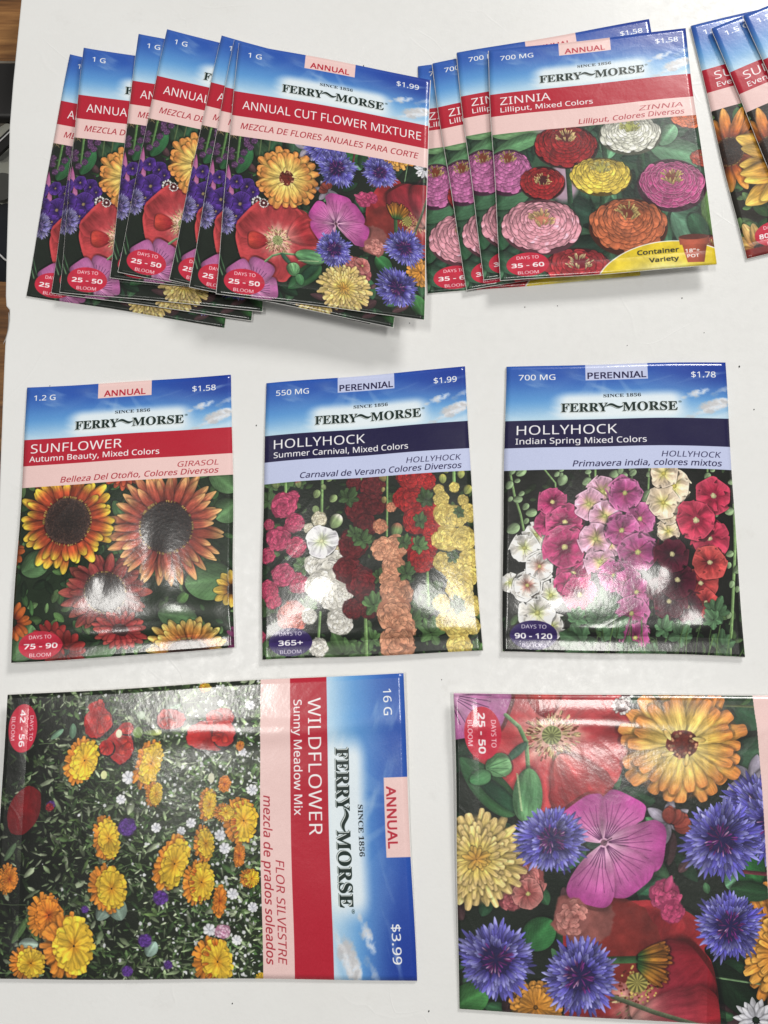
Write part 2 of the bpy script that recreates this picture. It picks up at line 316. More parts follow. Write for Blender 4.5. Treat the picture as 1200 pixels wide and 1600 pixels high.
BAND, PINK = C(186, 30, 52), C(243, 208, 204)
NAVY, LILAC = C(26, 20, 66), C(200, 208, 240)
def header(s, per, wt, price, title, sub, t2, sub2, b=(.203, .303, .384)):
    s.uvframe()
    LOGO = (.51, .15)
    def sky(U, V):
        y = V/b[0]
        dark = C(24, 48, 142); top = C(48, 94, 182); mid = C(96, 160, 222); low = C(196, 226, 244)
        col = top+(mid-top)*sm(.1, .75, y)[..., None]; col = col+(low-col)*sm(.55, 1.05, y-.18*(U-.5)**2)[..., None]
        col = col+(dark-col)*(sm(.55, 1., U)*sm(.75, .0, y)*.85)[..., None]
        col = col+(C(20, 66, 170)-col)*(sm(.5, 0, y)*.35*sm(.0, .3, U))[..., None]
        w = nz(U*3+V*2, V*9-U*2.2, 1.0); k = sm(.0, .8, w+.5*nz(U*9, V*40-U*8, 1.0, 0))*(.3+.4*sm(.2, .8, y))*sm(1., .3, U)
        col = col+(C(215, 232, 246)-col)*k[..., None]
        w = nz(U*2.4+3-V*6, V*22+U*5, 1.0)+.5*nz(U*8, V*60+U*9, 1.0, 0); k = sm(.1, 1.1, w)*sm(.0, .5, np.abs(U-.5))*sm(0., .3, y)*.75
        col = col+(C(222, 236, 248)-col)*k[..., None]
        w = nz(U*5+7, V*10+U*2, 1.0); k = sm(-.1, .6, w)*np.exp(-((U-.16)/.14)**2-((V-.022)/.02)**2)*.55
        col = col+(C(176, 180, 200)-col)*k[..., None]
        th = np.arctan2(V*1.35+.02, U-.45); k = np.clip(nz(th*6, th*0, 1., 1), 0, 1)*np.exp(-((U-.55)/.3)**2)*.16*sm(0, .4, y)
        col = col+(C(220, 236, 250)-col)*k[..., None]
        for (u0, v0, a, c, am) in ((.86, .115, .07, .014, 1.), (.95, .15, .09, .018, 1.), (.90, .178, .10, .012, .8), (.99, .10, .06, .012, .55)):
            d = ((U-u0)/a)**2+((V-v0+(U-u0)*.25)/c)**2; w = nz(U*16+u0*9, V*34-U*9, 1.0, 0)+.5*nz(U*50, V*80, 1.0, 0)
            k = sm(1.1, -.1, d*.8+w*.95)*am; g = .82+.22*sm(-.5, .6, w-(V-v0)/c*.4)
            col = col+(C(245, 246, 250)*g[..., None]-col)*k[..., None]
        d = np.hypot(np.maximum(np.abs(U-.51)-.22, 0)/.10, np.maximum(np.abs(V-.155)-.022, 0)/.040)
        col = col+(C(240, 248, 252)-col)*(sm(1.1, .15, d)*.92)[..., None]
        return (V < b[0]).astype(np.float32), col
    s.fill(sky)
    B, P = (NAVY, LILAC) if per else (BAND, PINK)
    s.fill(lambda U, V: (((V >= b[0]) & (V < b[1])).astype(np.float32), np.broadcast_to(B, U.shape+(3,))))
    s.fill(lambda U, V: (((V >= b[1]) & (V < b[2])).astype(np.float32), np.broadcast_to(P, U.shape+(3,))))
    tu = (.358, .642) if per else (.350, .612)
    s.poly([(tu[0], -.01), (tu[1], -.01), (tu[1], .058), (tu[0], .058)], P)
    TC = NAVY if per else BAND
    s.text('PERENNIAL' if per else 'ANNUAL', tu[0]+(.01 if per else .03), tu[1]-(.008 if per else .03), .052, .028, TC, bold=.022)
    W1 = C(250, 250, 250)
    s.text(wt[0], wt[1], wt[2], .053, .025, W1, bold=.006); s.text(price[0], price[1], price[2], .055, .026, W1, bold=.010)
    s.text(''.join(chr(0x1D400+ord(c)-65) if c.isalpha() else (chr(0x1D7CE+int(c)) if c.isdigit() else c) for c in 'SINCE 1856'), .437, .607, .123, .0175, C(14, 22, 24), font=SERIF, bold=0, capem=.68)
    bd = lambda t: ''.join(chr(0x1D400+ord(c)-65) for c in t)
    G = C(12, 36, 30)
    for dx, dy, c in ((-3.4, 3.6, G), (-2.0, 2.2, C(242, 246, 246)), (0, 0, G)):
        s.text(bd('FERRY'), .247, .456, .175, .047, c, font=SERIF, bold=.008 if c is G else .016, capem=.68, dx=dx, dy=dy)
        s.text(bd('MORSE'), .523, .770, .175, .047, c, font=SERIF, bold=.008 if c is G else .016, capem=.68, dx=dx, dy=dy)
        pts = [(.449+.076*t, .155-.0055*math.sin(t*2*math.pi*.98)) for t in np.linspace(0, 1, 22)]
        for i in range(21):
            w = .003+.0065*math.sin(math.pi*(i+.5)/21)
            x, y = pts[i]; X, Y = pts[i+1]
            s.poly([(x+dx/s.W, y-w/2+dy/s.H), (X+dx/s.W+.001, Y-w/2+dy/s.H), (X+dx/s.W+.001, Y+w/2+dy/s.H), (x+dx/s.W, y+w/2+dy/s.H)], c)
    s.text('®', .775, .790, .148, .009, G, bold=.01)
    if title: s.text(*title, W1)
    if sub: s.text(*sub, W1, bold=.008)
    c2 = NAVY if per else C(176, 40, 54)
    if t2: s.text(*t2, c2, ital=.2, bold=.004)
    if sub2: s.text(*sub2, c2, ital=.2, bold=.006)
def badge(s, txt, per=False, c=(.128, .946), r=(.099, .048), tw=.075):
    s.uvframe(); asp = s.H/s.W
    w = s.win(c[0], c[1], max(r)*1.5)
    sl, X, Y = w; d = np.hypot(X/r[0], Y/r[1]); a = np.clip((1-d)*r[1]*s.H+.5, 0, 1)
    s.comp(sl, a, C(44, 26, 92) if per else C(198, 32, 58))
    W1 = C(250, 248, 248); k = r[1]/.048; q = r[0]/.099
    s.text('DAYS TO', c[0]-.05*q, c[0]+.052*q, c[1]-.022*k, .0155*k, W1)
    s.text(txt, c[0]-tw*q, c[0]+tw*q, c[1]+.0105*k, .0205*k, W1, bold=.03)
    s.text('BLOOM', c[0]-.048*q, c[0]+.048*q, c[1]+.0385*k, .0150*k, W1)
GREENS = [C(60, 96, 52), C(84, 122, 66), C(44, 74, 42), C(104, 140, 84), C(36, 58, 36)]
TW, TH = 1000, 1385
# photograph-pixel quads (top left, top right, bottom right, bottom left of the packet) of the packets drawn from
QUAD = dict(sun=[(42, 606), (360, 586), (367, 1012), (22, 1036)], holA=[(415, 600), (725, 573), (753, 1016), (410, 1032)],
            holB=[(790, 573), (1132, 566), (1162, 1026), (785, 1017)], wild=[(630, 1052), (650, 1532), (-12, 1528), (19, 1085)],
            zin=[(764, 80), (1071, 44), (1119, 412), (782, 438)], cut=[(374, 66), (672, 125), (661, 498), (337, 456)],
            big=[(1346, 1086), (1352, 1612), (719, 1578), (708, 1085)], eve=[(1080, 41), (1383, -33), (1490, 330), (1168, 404)])

def d_sun():
    s = Art(TW, TH, 11); s.c[:] = C(30, 44, 28); s.quad(QUAD['sun'])
    s.leafy(20, 730, 380, 1040, 420, GREENS, (8, 26), .5)
    for x, y, a, L, W in ((330, 742, 40, 50, 34), (372, 790, 140, 44, 40), (300, 750, -20, 40, 20), (365, 905, 170, 75, 60), (30, 1030, -60, 60, 50), (60, 1040, 0, 80, 26), (240, 1030, -10, 70, 22), (40, 900, -30, 50, 40), (180, 790, 60, 40, 20), (210, 850, 80, 40, 28), (250, 960, 10, 60, 40), (130, 1030, -20, 60, 24)):
        s.leaf(x, y, a, L, W, C(84, 122, 76))
    s.rays(196, 742, 34, 15, C(110, 30, 20), C(170, 60, 40), C(196, 84, 52), a=.5, b=.55, layers=2)
    s.rays(62, 752, 20, 10, C(120, 30, 28), C(170, 54, 40), a=.5, b=.5)
    s.rays(30, 975, 30, 14, C(120, 40, 20), C(206, 96, 36), C(214, 110, 44), a=.5, b=.5)
    s.rays(22, 870, 22, 10, C(120, 50, 20), C(190, 90, 40), a=.5, b=.5)
    s.rays(90, 1000, 30, 14, C(110, 26, 24), C(166, 44, 42), a=.5, b=.5)
    s.sunflower(362, 925, 8, 30, C(150, 90, 30), C(214, 170, 60), C(226, 196, 80), n=12, layers=1)
    s.rays(378, 1000, 30, 14, C(80, 16, 60), C(120, 40, 90), a=.5, b=.5)
    s.sunflower(172, 930, 29, 66, C(84, 24, 26), C(132, 48, 48), C(160, 78, 66), n=22, b=.6, discc=C(40, 26, 24), sy=.95)
    s.rays(192, 985, 42, 18, C(120, 26, 30), C(176, 52, 54), C(190, 74, 66), a=.5, b=.5, layers=2, sy=.7)
    s.disc(192, 985, 12, 9, C(60, 24, 24), wob=.2)
    s.rays(108, 1015, 34, 14, C(110, 26, 24), C(166, 44, 42), a=.5, b=.5)
    s.sunflower(262, 831, 39, 92, C(104, 22, 26), C(178, 76, 56), C(232, 178, 110), n=30, b=.62, discc=C(38, 28, 28), layers=2)
    s.sunflower(108, 821, 36, 76, C(120, 26, 20), C(186, 72, 36), C(244, 208, 60), n=25, b=.42, discc=C(58, 40, 36), layers=2)
    s.sunflower(292, 1016, 30, 64, C(150, 66, 30), C(214, 144, 62), C(238, 210, 110), n=26, b=.45, discc=C(62, 30, 24), rdy=17, layers=2, sy=.78)
    header(s, 0, ('1.2 G', .038, .142), ('$1.58', .812, .926), ('SUNFLOWER', .035, .476, .256, .042), ('Autumn Beauty, Mixed Colors', .030, .655, .289, .026),
           ('GIRASOL', .742, .935, .343, .025), ('Belleza Del Otoño, Colores Diversos', .187, .935, .373, .026))
    badge(s, '75 - 90'); return finish(s)

def leaf3(s, x, y, r, c, rot=0):
    for a in (145, -145, 75, -75, 38, -38, 0): s.leaf(x-.25*r*math.cos(math.radians(rot-90)), y-.25*r*math.sin(math.radians(rot-90)), rot+a-90+s.r.uniform(-8, 8), r*(1.15 if a == 0 else .95)*s.r.uniform(.85, 1.1), r*.6, c*s.r.uniform(.9, 1.1), b=.6, a=.5, jag=.35, shadow=.3)

def d_holA():
    s = Art(TW, TH, 12); s.c[:] = C(24, 32, 24); s.quad(QUAD['holA'])
    z = lambda x, y: (390+x/3.077, 720+y/3.077)
    s.leafy(400, 740, 760, 1040, 300, [g*.7 for g in GREENS], (5, 16), .6)
    G = C(92, 132, 74)
    def L3(l, c=G*.92):
        for x, y, r in l: leaf3(s, *z(x, y), r/3.077, c*s.r.uniform(.7, 1.1), s.r.uniform(-40, 40))
    def ST(pts, w=3.2, c=C(120, 158, 92)): s.line([z(*p) for p in pts], w, c)
    def D(l, cl, cd, n=40):
        for x, y, r in l: s.double(*z(x, y), r/3.077*s.r.uniform(.96, 1.06), cl*s.r.uniform(.93, 1.05), cd, n=n)
    def Bd(l, c=C(150, 175, 112), tip=None):
        for x, y, r in l: s.bud(*z(x, y), r/3.077, c, tip, ang=s.r.uniform(-120, -40))
    L3([(90, 200, 50), (100, 130, 40), (180, 110, 50), (240, 120, 40), (740, 80, 50), (700, 200, 40), (90, 700, 60), (70, 900, 60), (150, 950, 60), (260, 900, 60), (440, 900, 90), (540, 900, 60), (640, 950, 60), (830, 700, 70), (860, 800, 70), (780, 760, 60), (870, 620, 60), (580, 840, 50), (1080, 700, 50), (1070, 880, 40), (880, 950, 50), (300, 700, 50), (260, 520, 50)])
    ST([(165, 60), (170, 200)], 4); ST([(345, 70), (348, 290)], 4.2); ST([(535, 60), (535, 120)], 3.4); ST([(660, 60), (660, 380)], 3.2); ST([(985, 30), (985, 130)], 5)
    ST([(850, 520), (850, 700)], 4); ST([(558, 760), (558, 940)], 5); ST([(350, 740), (340, 860)], 4)
    Bd([(120, 130, 26), (230, 135, 20)], C(130, 150, 90), C(190, 60, 90))
    D([(230, 440, 52), (250, 610, 50), (105, 640, 50), (95, 330, 30), (95, 480, 40), (60, 860, 40), (130, 690, 40)], C(206, 66, 104), C(140, 26, 62))
    D([(205, 200, 34), (165, 240, 64), (220, 325, 52), (145, 400, 62), (175, 570, 58)], C(214, 74, 116), C(150, 28, 70))
    D([(222, 765, 74)], C(226, 116, 96), C(170, 60, 60))
    Bd([(320, 185, 21), (400, 205, 21), (380, 105, 20), (320, 262, 20), (355, 150, 14), (338, 105, 12)])
    D([(410, 430, 50)], C(206, 190, 150), C(150, 130, 100))
    D([(330, 520, 60), (430, 500, 50), (400, 560, 95), (350, 620, 80), (410, 660, 75), (440, 780, 62), (340, 900, 45), (300, 760, 40), (470, 650, 40)], C(244, 240, 230), C(206, 202, 184))
    D([(335, 305, 38), (290, 350, 26)], C(236, 226, 200), C(180, 170, 130)); Bd([(415, 315, 36)], C(140, 165, 110), C(236, 232, 214))
    s.single(*z(352, 410), 25, C(236, 232, 240), C(232, 232, 232), C(190, 200, 150), eye=C(220, 222, 170), n=6, ruf=.08)
    D([(500, 130, 40), (590, 140, 62), (530, 250, 80), (600, 230, 55), (560, 330, 60), (500, 420, 75), (480, 540, 70), (540, 600, 80), (570, 700, 70), (500, 720, 50)], C(112, 32, 38), C(66, 18, 26))
    L3([(480, 185, 55), (550, 385, 55), (500, 360, 40), (630, 560, 40), (595, 680, 60)])
    D([(680, 245, 26), (628, 335, 38)], C(228, 150, 112), C(176, 90, 66)); Bd([(640, 100, 22), (645, 210, 16), (640, 160, 12)], C(170, 150, 90)); Bd([(705, 355, 34)], C(120, 148, 90), C(170, 100, 80))
    D([(700, 430, 60), (640, 440, 60), (690, 520, 58), (660, 580, 40), (700, 640, 78), (690, 740, 85), (730, 800, 60), (700, 870, 85)], C(234, 162, 124), C(200, 122, 90))
    D([(780, 90, 78), (850, 120, 50), (740, 200, 56), (790, 220, 70), (860, 260, 50), (800, 310, 66), (870, 340, 50), (850, 430, 60), (780, 420, 40), (820, 490, 66)], C(196, 34, 36), C(116, 10, 18))
    L3([(840, 195, 48), (820, 300, 42), (820, 415, 48), (755, 540, 48), (745, 400, 40)])
    Bd([(945, 60, 24), (1020, 85, 22), (1050, 160, 24), (930, 110, 22)], C(160, 170, 90), C(200, 190, 90))
    D([(910, 160, 26), (985, 150, 26), (920, 205, 42), (1025, 210, 30), (1052, 270, 45), (940, 280, 60), (990, 290, 55), (915, 400, 45), (950, 390, 65), (1025, 390, 62), (1050, 480, 50), (920, 500, 45), (970, 530, 62), (1045, 560, 50), (1000, 620, 72), (915, 690, 45), (1055, 700, 50), (920, 770, 40), (985, 780, 75), (1050, 790, 40), (985, 885, 66)], C(242, 216, 112), C(212, 176, 76))
    L3([(1005, 262, 30), (975, 470, 34), (985, 690, 44)])
    header(s, 1, ('550 MG', .050, .214), ('$1.99', .840, .955), ('HOLLYHOCK', .045, .492, .256, .042), ('Summer Carnival, Mixed Colors', .045, .700, .290, .026),
           ('HOLLYHOCK', .688, .958, .343, .025), ('Carnaval de Verano Colores Diversos', .175, .957, .373, .026))
    badge(s, '365+', True, tw=.055); return finish(s)

def d_holB():
    s = Art(TW, TH, 13); s.c[:] = C(22, 24, 20); s.quad(QUAD['holB'])
    z = lambda x, y: (760+x/2.857, 720+y/2.857); k = 1/2.857
    s.leafy(780, 730, 1170, 1030, 160, [g*.45 for g in GREENS], (6, 18), .5)
    s.leafy(780, 950, 1170, 1030, 200, [g*.8 for g in GREENS], (6, 20), .45)
    G = C(150, 180, 130)
    def ST(pts, w=3.0, c=C(122, 156, 96)): s.line([z(*p) for p in pts], w, c)
    def Bd(l, c=G):
        for x, y, r in l: s.bud(*z(x, y), r*k, c, None, ang=s.r.uniform(-70, -10))
    ST([(92, 40), (120, 170), (150, 260), (168, 340)], 3.6); Bd([(108, 60, 17), (145, 65, 25), (95, 125, 20), (130, 105, 13), (135, 190, 20), (102, 188, 13), (150, 165, 14), (170, 225, 17), (195, 252, 24), (118, 322, 29), (175, 290, 14)])
    ST([(240, 45), (300, 120), (302, 170)], 2.6); Bd([(330, 108, 26), (305, 80, 14), (325, 60, 12), (325, 82, 10)])
    ST([(478, 40), (478, 110)], 3.4); ST([(445, 40), (455, 110)], 2.4); ST([(640, 40), (640, 110)], 3.6); ST([(720, 60), (712, 180)], 3); ST([(988, 40), (985, 120)], 3)
    Bd([(445, 70, 14), (440, 115, 22), (560, 90, 26), (600, 95, 22), (640, 60, 14), (645, 80, 18), (718, 88, 15), (708, 190, 30), (985, 95, 18), (1010, 65, 12), (1096, 115, 16), (590, 70, 16)])
    ST([(1105, 215), (1102, 400), (1085, 600), (1058, 870)], 4.6); Bd([(1080, 245, 22), (1075, 430, 18), (1110, 495, 22), (1070, 480, 14), (1080, 560, 16), (1105, 580, 14), (1018, 262, 14), (1060, 690, 16)])
    def S(l, ce, cm, cc, **kw):
        for t in l: s.single(*z(t[0], t[1]), t[2]*k, ce*s.r.uniform(.94, 1.04), cm, cc, sy=t[3] if len(t) > 3 else 1., **kw)
    S([(115, 560, 42), (300, 745, 55), (222, 352, 62), (172, 408, 66), (290, 615, 66), (240, 490, 66), (190, 572, 70), (235, 690, 80, .8)], C(240, 238, 232), C(232, 226, 216), C(196, 205, 130), eye=C(196, 196, 110))
    s.single(*z(190, 572), 20, C(240, 238, 232), C(230, 214, 204), C(150, 80, 70)); s.single(*z(240, 490), 20, C(240, 238, 232), C(232, 220, 214), C(170, 110, 90))
    S([(270, 300, 58), (288, 205, 70), (345, 295, 84), (385, 520, 78), (345, 405, 92), (360, 568, 55), (415, 612, 74)], C(204, 78, 130), C(184, 50, 108), C(110, 20, 62), dark=C(100, 20, 54), eye=C(226, 214, 140))
    S([(510, 160, 76), (450, 215, 70), (545, 390, 60), (520, 270, 72), (480, 370, 74), (500, 470, 74, .7)], C(232, 180, 206), C(222, 160, 186), C(200, 190, 110), eye=C(200, 200, 110))
    S([(675, 285, 72), (610, 170, 74), (595, 335, 76), (560, 530, 66), (665, 430, 88), (620, 560, 60), (660, 600, 62), (640, 690, 72), (660, 790, 66)], C(204, 108, 164), C(180, 70, 136), C(160, 56, 104), ruf=.5, n=9, eye=C(214, 208, 120))
    S([(800, 340, 52), (800, 262, 50), (830, 140, 78), (780, 215, 74), (785, 85, 68)], C(244, 222, 196), C(240, 214, 176), C(214, 206, 110), eye=C(216, 200, 90), ruf=.3)
    S([(1010, 180, 86), (985, 365, 88), (925, 290, 92)], C(206, 62, 92), C(190, 44, 76), C(120, 16, 40), dark=C(150, 30, 60), eye=C(226, 216, 160))
    S([(940, 560, 74), (985, 470, 78), (960, 640, 60)], C(204, 76, 74), C(190, 60, 60), C(110, 24, 36), eye=C(216, 206, 150))
    S([(880, 660, 66), (750, 590, 50), (800, 640, 76), (835, 550, 78), (815, 440, 80)], C(92, 22, 44), C(74, 16, 38), C(40, 8, 22), eye=C(216, 206, 150))
    for x, y, r, rot in ((520, 650, 74, 0), (480, 700, 60, -50), (570, 740, 70, 60), (400, 700, 50, -30), (1010, 660, 60, 20), (980, 700, 50, -40), (400, 800, 90, -60), (780, 740, 50, 10), (860, 760, 60, 30), (1030, 800, 60, 0), (640, 840, 60, 90), (720, 860, 60, -70)):
        leaf3(s, *z(x, y), r*k, C(92, 136, 92)*s.r.uniform(.7, 1.05), rot)
    for i in range(26):
        x = s.r.uniform(380, 1130); s.line([z(x, 870), z(x+s.r.uniform(-40, 40), 700+s.r.uniform(0, 120))], s.r.uniform(.8, 2.), C(84, 116, 62)*s.r.uniform(.6, 1.1))
    header(s, 1, ('700 MG', .055, .221), ('$1.78', .840, .951), ('HOLLYHOCK', .051, .496, .256, .042), ('Indian Spring Mixed Colors', .047, .625, .290, .026),
           ('HOLLYHOCK', .688, .958, .343, .025), ('Primavera india, colores mixtos', .297, .958, .373, .026))
    badge(s, '90 - 120', True, tw=.077); return finish(s)

def d_zin():
    s = Art(TW, TH, 14); s.c[:] = C(48, 80, 58); s.quad(QUAD['zin'])
    s.leafy(760, 160, 1130, 440, 220, [C(56, 100, 72), C(44, 80, 60), C(84, 134, 98), C(30, 60, 46)], (14, 46), .5)
    for x, y, a, L, W, c in ((766, 215, -12, 90, 34, C(116, 166, 110)), (768, 245, -20, 80, 24, C(92, 146, 96)), (775, 330, -40, 70, 44, C(66, 112, 78)), (770, 360, 60, 40, 40, C(50, 96, 64)), (1014, 234, 12, 86, 44, C(100, 150, 112)), (1030, 232, -50, 40, 26, C(104, 156, 116)), (1046, 334, 40, 95, 60, C(104, 156, 124)), (1100, 300, 80, 70, 30, C(112, 156, 84)), (870, 320, 20, 60, 40, C(34, 64, 50)), (860, 395, -10, 90, 34, C(30, 54, 42)), (880, 300, 80, 60, 18, C(36, 70, 50)), (925, 330, 70, 60, 20, C(30, 60, 46)), (1040, 380, 150, 60, 24, C(60, 104, 76)), (775, 400, 30, 50, 30, C(52, 92, 66)), (1000, 240, 80, 50, 20, C(40, 76, 54)), (1100, 380, -120, 50, 30, C(50, 92, 64))):
        s.leaf(x, y, a, L, W, c, b=.45)
    s.disc(880, 290, 22, 30, C(170, 140, 160), soft=24); s.disc(955, 188, 16, 10, C(190, 150, 180), soft=14); s.disc(860, 200, 30, 16, C(150, 130, 140), soft=26)
    for x0, y0, x1, y1 in ((884, 250, 890, 320), (935, 190, 944, 250), (940, 300, 938, 350), (1000, 240, 1004, 300)): s.line([(x0, y0), (x1, y1)], 8, C(36, 66, 44))
    s.zinnia(1078, 184, 30, 20, C(206, 104, 62), C(150, 56, 34), rings=7)
    s.zinnia(1100, 250, 22, 14, C(190, 80, 60), C(130, 40, 34), rings=5)
    s.zinnia(793, 272, 37, 36, C(200, 108, 166), C(140, 56, 112), rise=.55)
    s.zinnia(984, 214, 48, 30, C(238, 238, 222), C(180, 184, 150), tipc=C(222, 222, 130), eye=C(180, 185, 90), rise=.35)
    s.zinnia(1047, 290, 53, 39, C(188, 62, 128), C(120, 26, 76), rim=C(222, 130, 170), rise=.22)
    s.zinnia(883, 231, 49, 34, C(164, 30, 36), C(92, 10, 18), tipc=C(236, 200, 130), eye=C(80, 20, 20), rise=.34)
    s.zinnia(937, 278, 47, 29, C(240, 208, 74), C(190, 150, 40), tipc=C(222, 212, 120), eye=C(190, 180, 70), rise=.38)
    s.zinnia(847, 290, 34, 26, C(168, 34, 38), C(96, 12, 20), rings=6, rise=.1, tipc=C(236, 206, 130), eye=C(70, 20, 24), eyer=.38)
    s.zinnia(1104, 392, 40, 28, C(206, 96, 84), C(150, 50, 50), rings=6)
    s.zinnia(905, 416, 50, 30, C(196, 52, 60), C(120, 20, 34), rings=6, rise=.2, tipc=C(240, 206, 150), eye=C(120, 20, 40), eyer=.4)
    s.zinnia(979, 352, 59, 42, C(212, 110, 66), C(150, 60, 34), rise=.42, rings=10)
    s.zinnia(847, 355, 59, 41, C(238, 160, 176), C(190, 96, 120), rise=.2, rings=10, tipc=C(232, 190, 130), eye=C(190, 110, 90))
    header(s, 0, ('700 MG', .055, .221), ('$1.58', .840, .955), ('ZINNIA', .047, .295, .256, .042), ('Lilliput, Mixed Colors', .047, .500, .289, .026),
           ('ZINNIA', .720, .940, .343, .025), ('Lilliput, Colores Diversos', .420, .945, .373, .026))
    # container flash, bottom right
    s.quad(QUAD['zin']); w = s.win(1042, 441, 130); sl, X, Y = w
    g = math.radians(-5); A = (X*math.cos(g)+Y*math.sin(g))/112; B = (-X*math.sin(g)+Y*math.cos(g))/64; d = np.hypot(A, B)
    s.comp(sl, np.clip((1.02-d)*60/s.pix*.6, 0, 1), C(250, 248, 236))
    yel = C(236, 204, 20)+(C(252, 244, 180)-C(236, 204, 20))*np.exp(-((A+.1)/.5)**2-((B+.25)/.35)**2)[..., None]
    s.comp(sl, np.clip((1-d)*60/s.pix*.6, 0, 1), yel)
    P = C(168, 74, 50)
    s.poly([(1059, 377), (1099, 374), (1093, 406), (1068, 407)], P, lambda X, Y: P*(1.12-.5*np.abs((X-1074)/26)**1.6)[..., None])
    s.poly([(1055, 371), (1102, 367), (1101, 379), (1057, 382)], P, lambda X, Y: P*(1.2-.45*np.abs((X-1074)/26)**1.6)[..., None])
    s.disc(1078, 369.5, 22.5, 4, C(96, 36, 26), rot=-4)
    H_ = homog(QUAD['zin'])
    def uv(x, y): q = H_@[x, y, 1]; return q[0]/q[2], q[1]/q[2]
    for t, x0, y0, x1, cap, c, bo in (('Container', 992, 398, 1058, .0205, C(34, 34, 14), .03), ('Variety', 1011, 410, 1058, .0205, C(34, 34, 14), .03), ('18"+', 1069, 394, 1092, .015, C(250, 248, 244), .03), ('POT', 1072, 402.5, 1091, .015, C(250, 248, 244), .03)):
        u0, v0 = uv(x0, y0); u1, v1 = uv(x1, y0-(x1-x0)*.09); s.text(t, u0, u1, (v0+v1)/2, cap, c, bold=bo)
    badge(s, '35 - 60'); return finish(s)

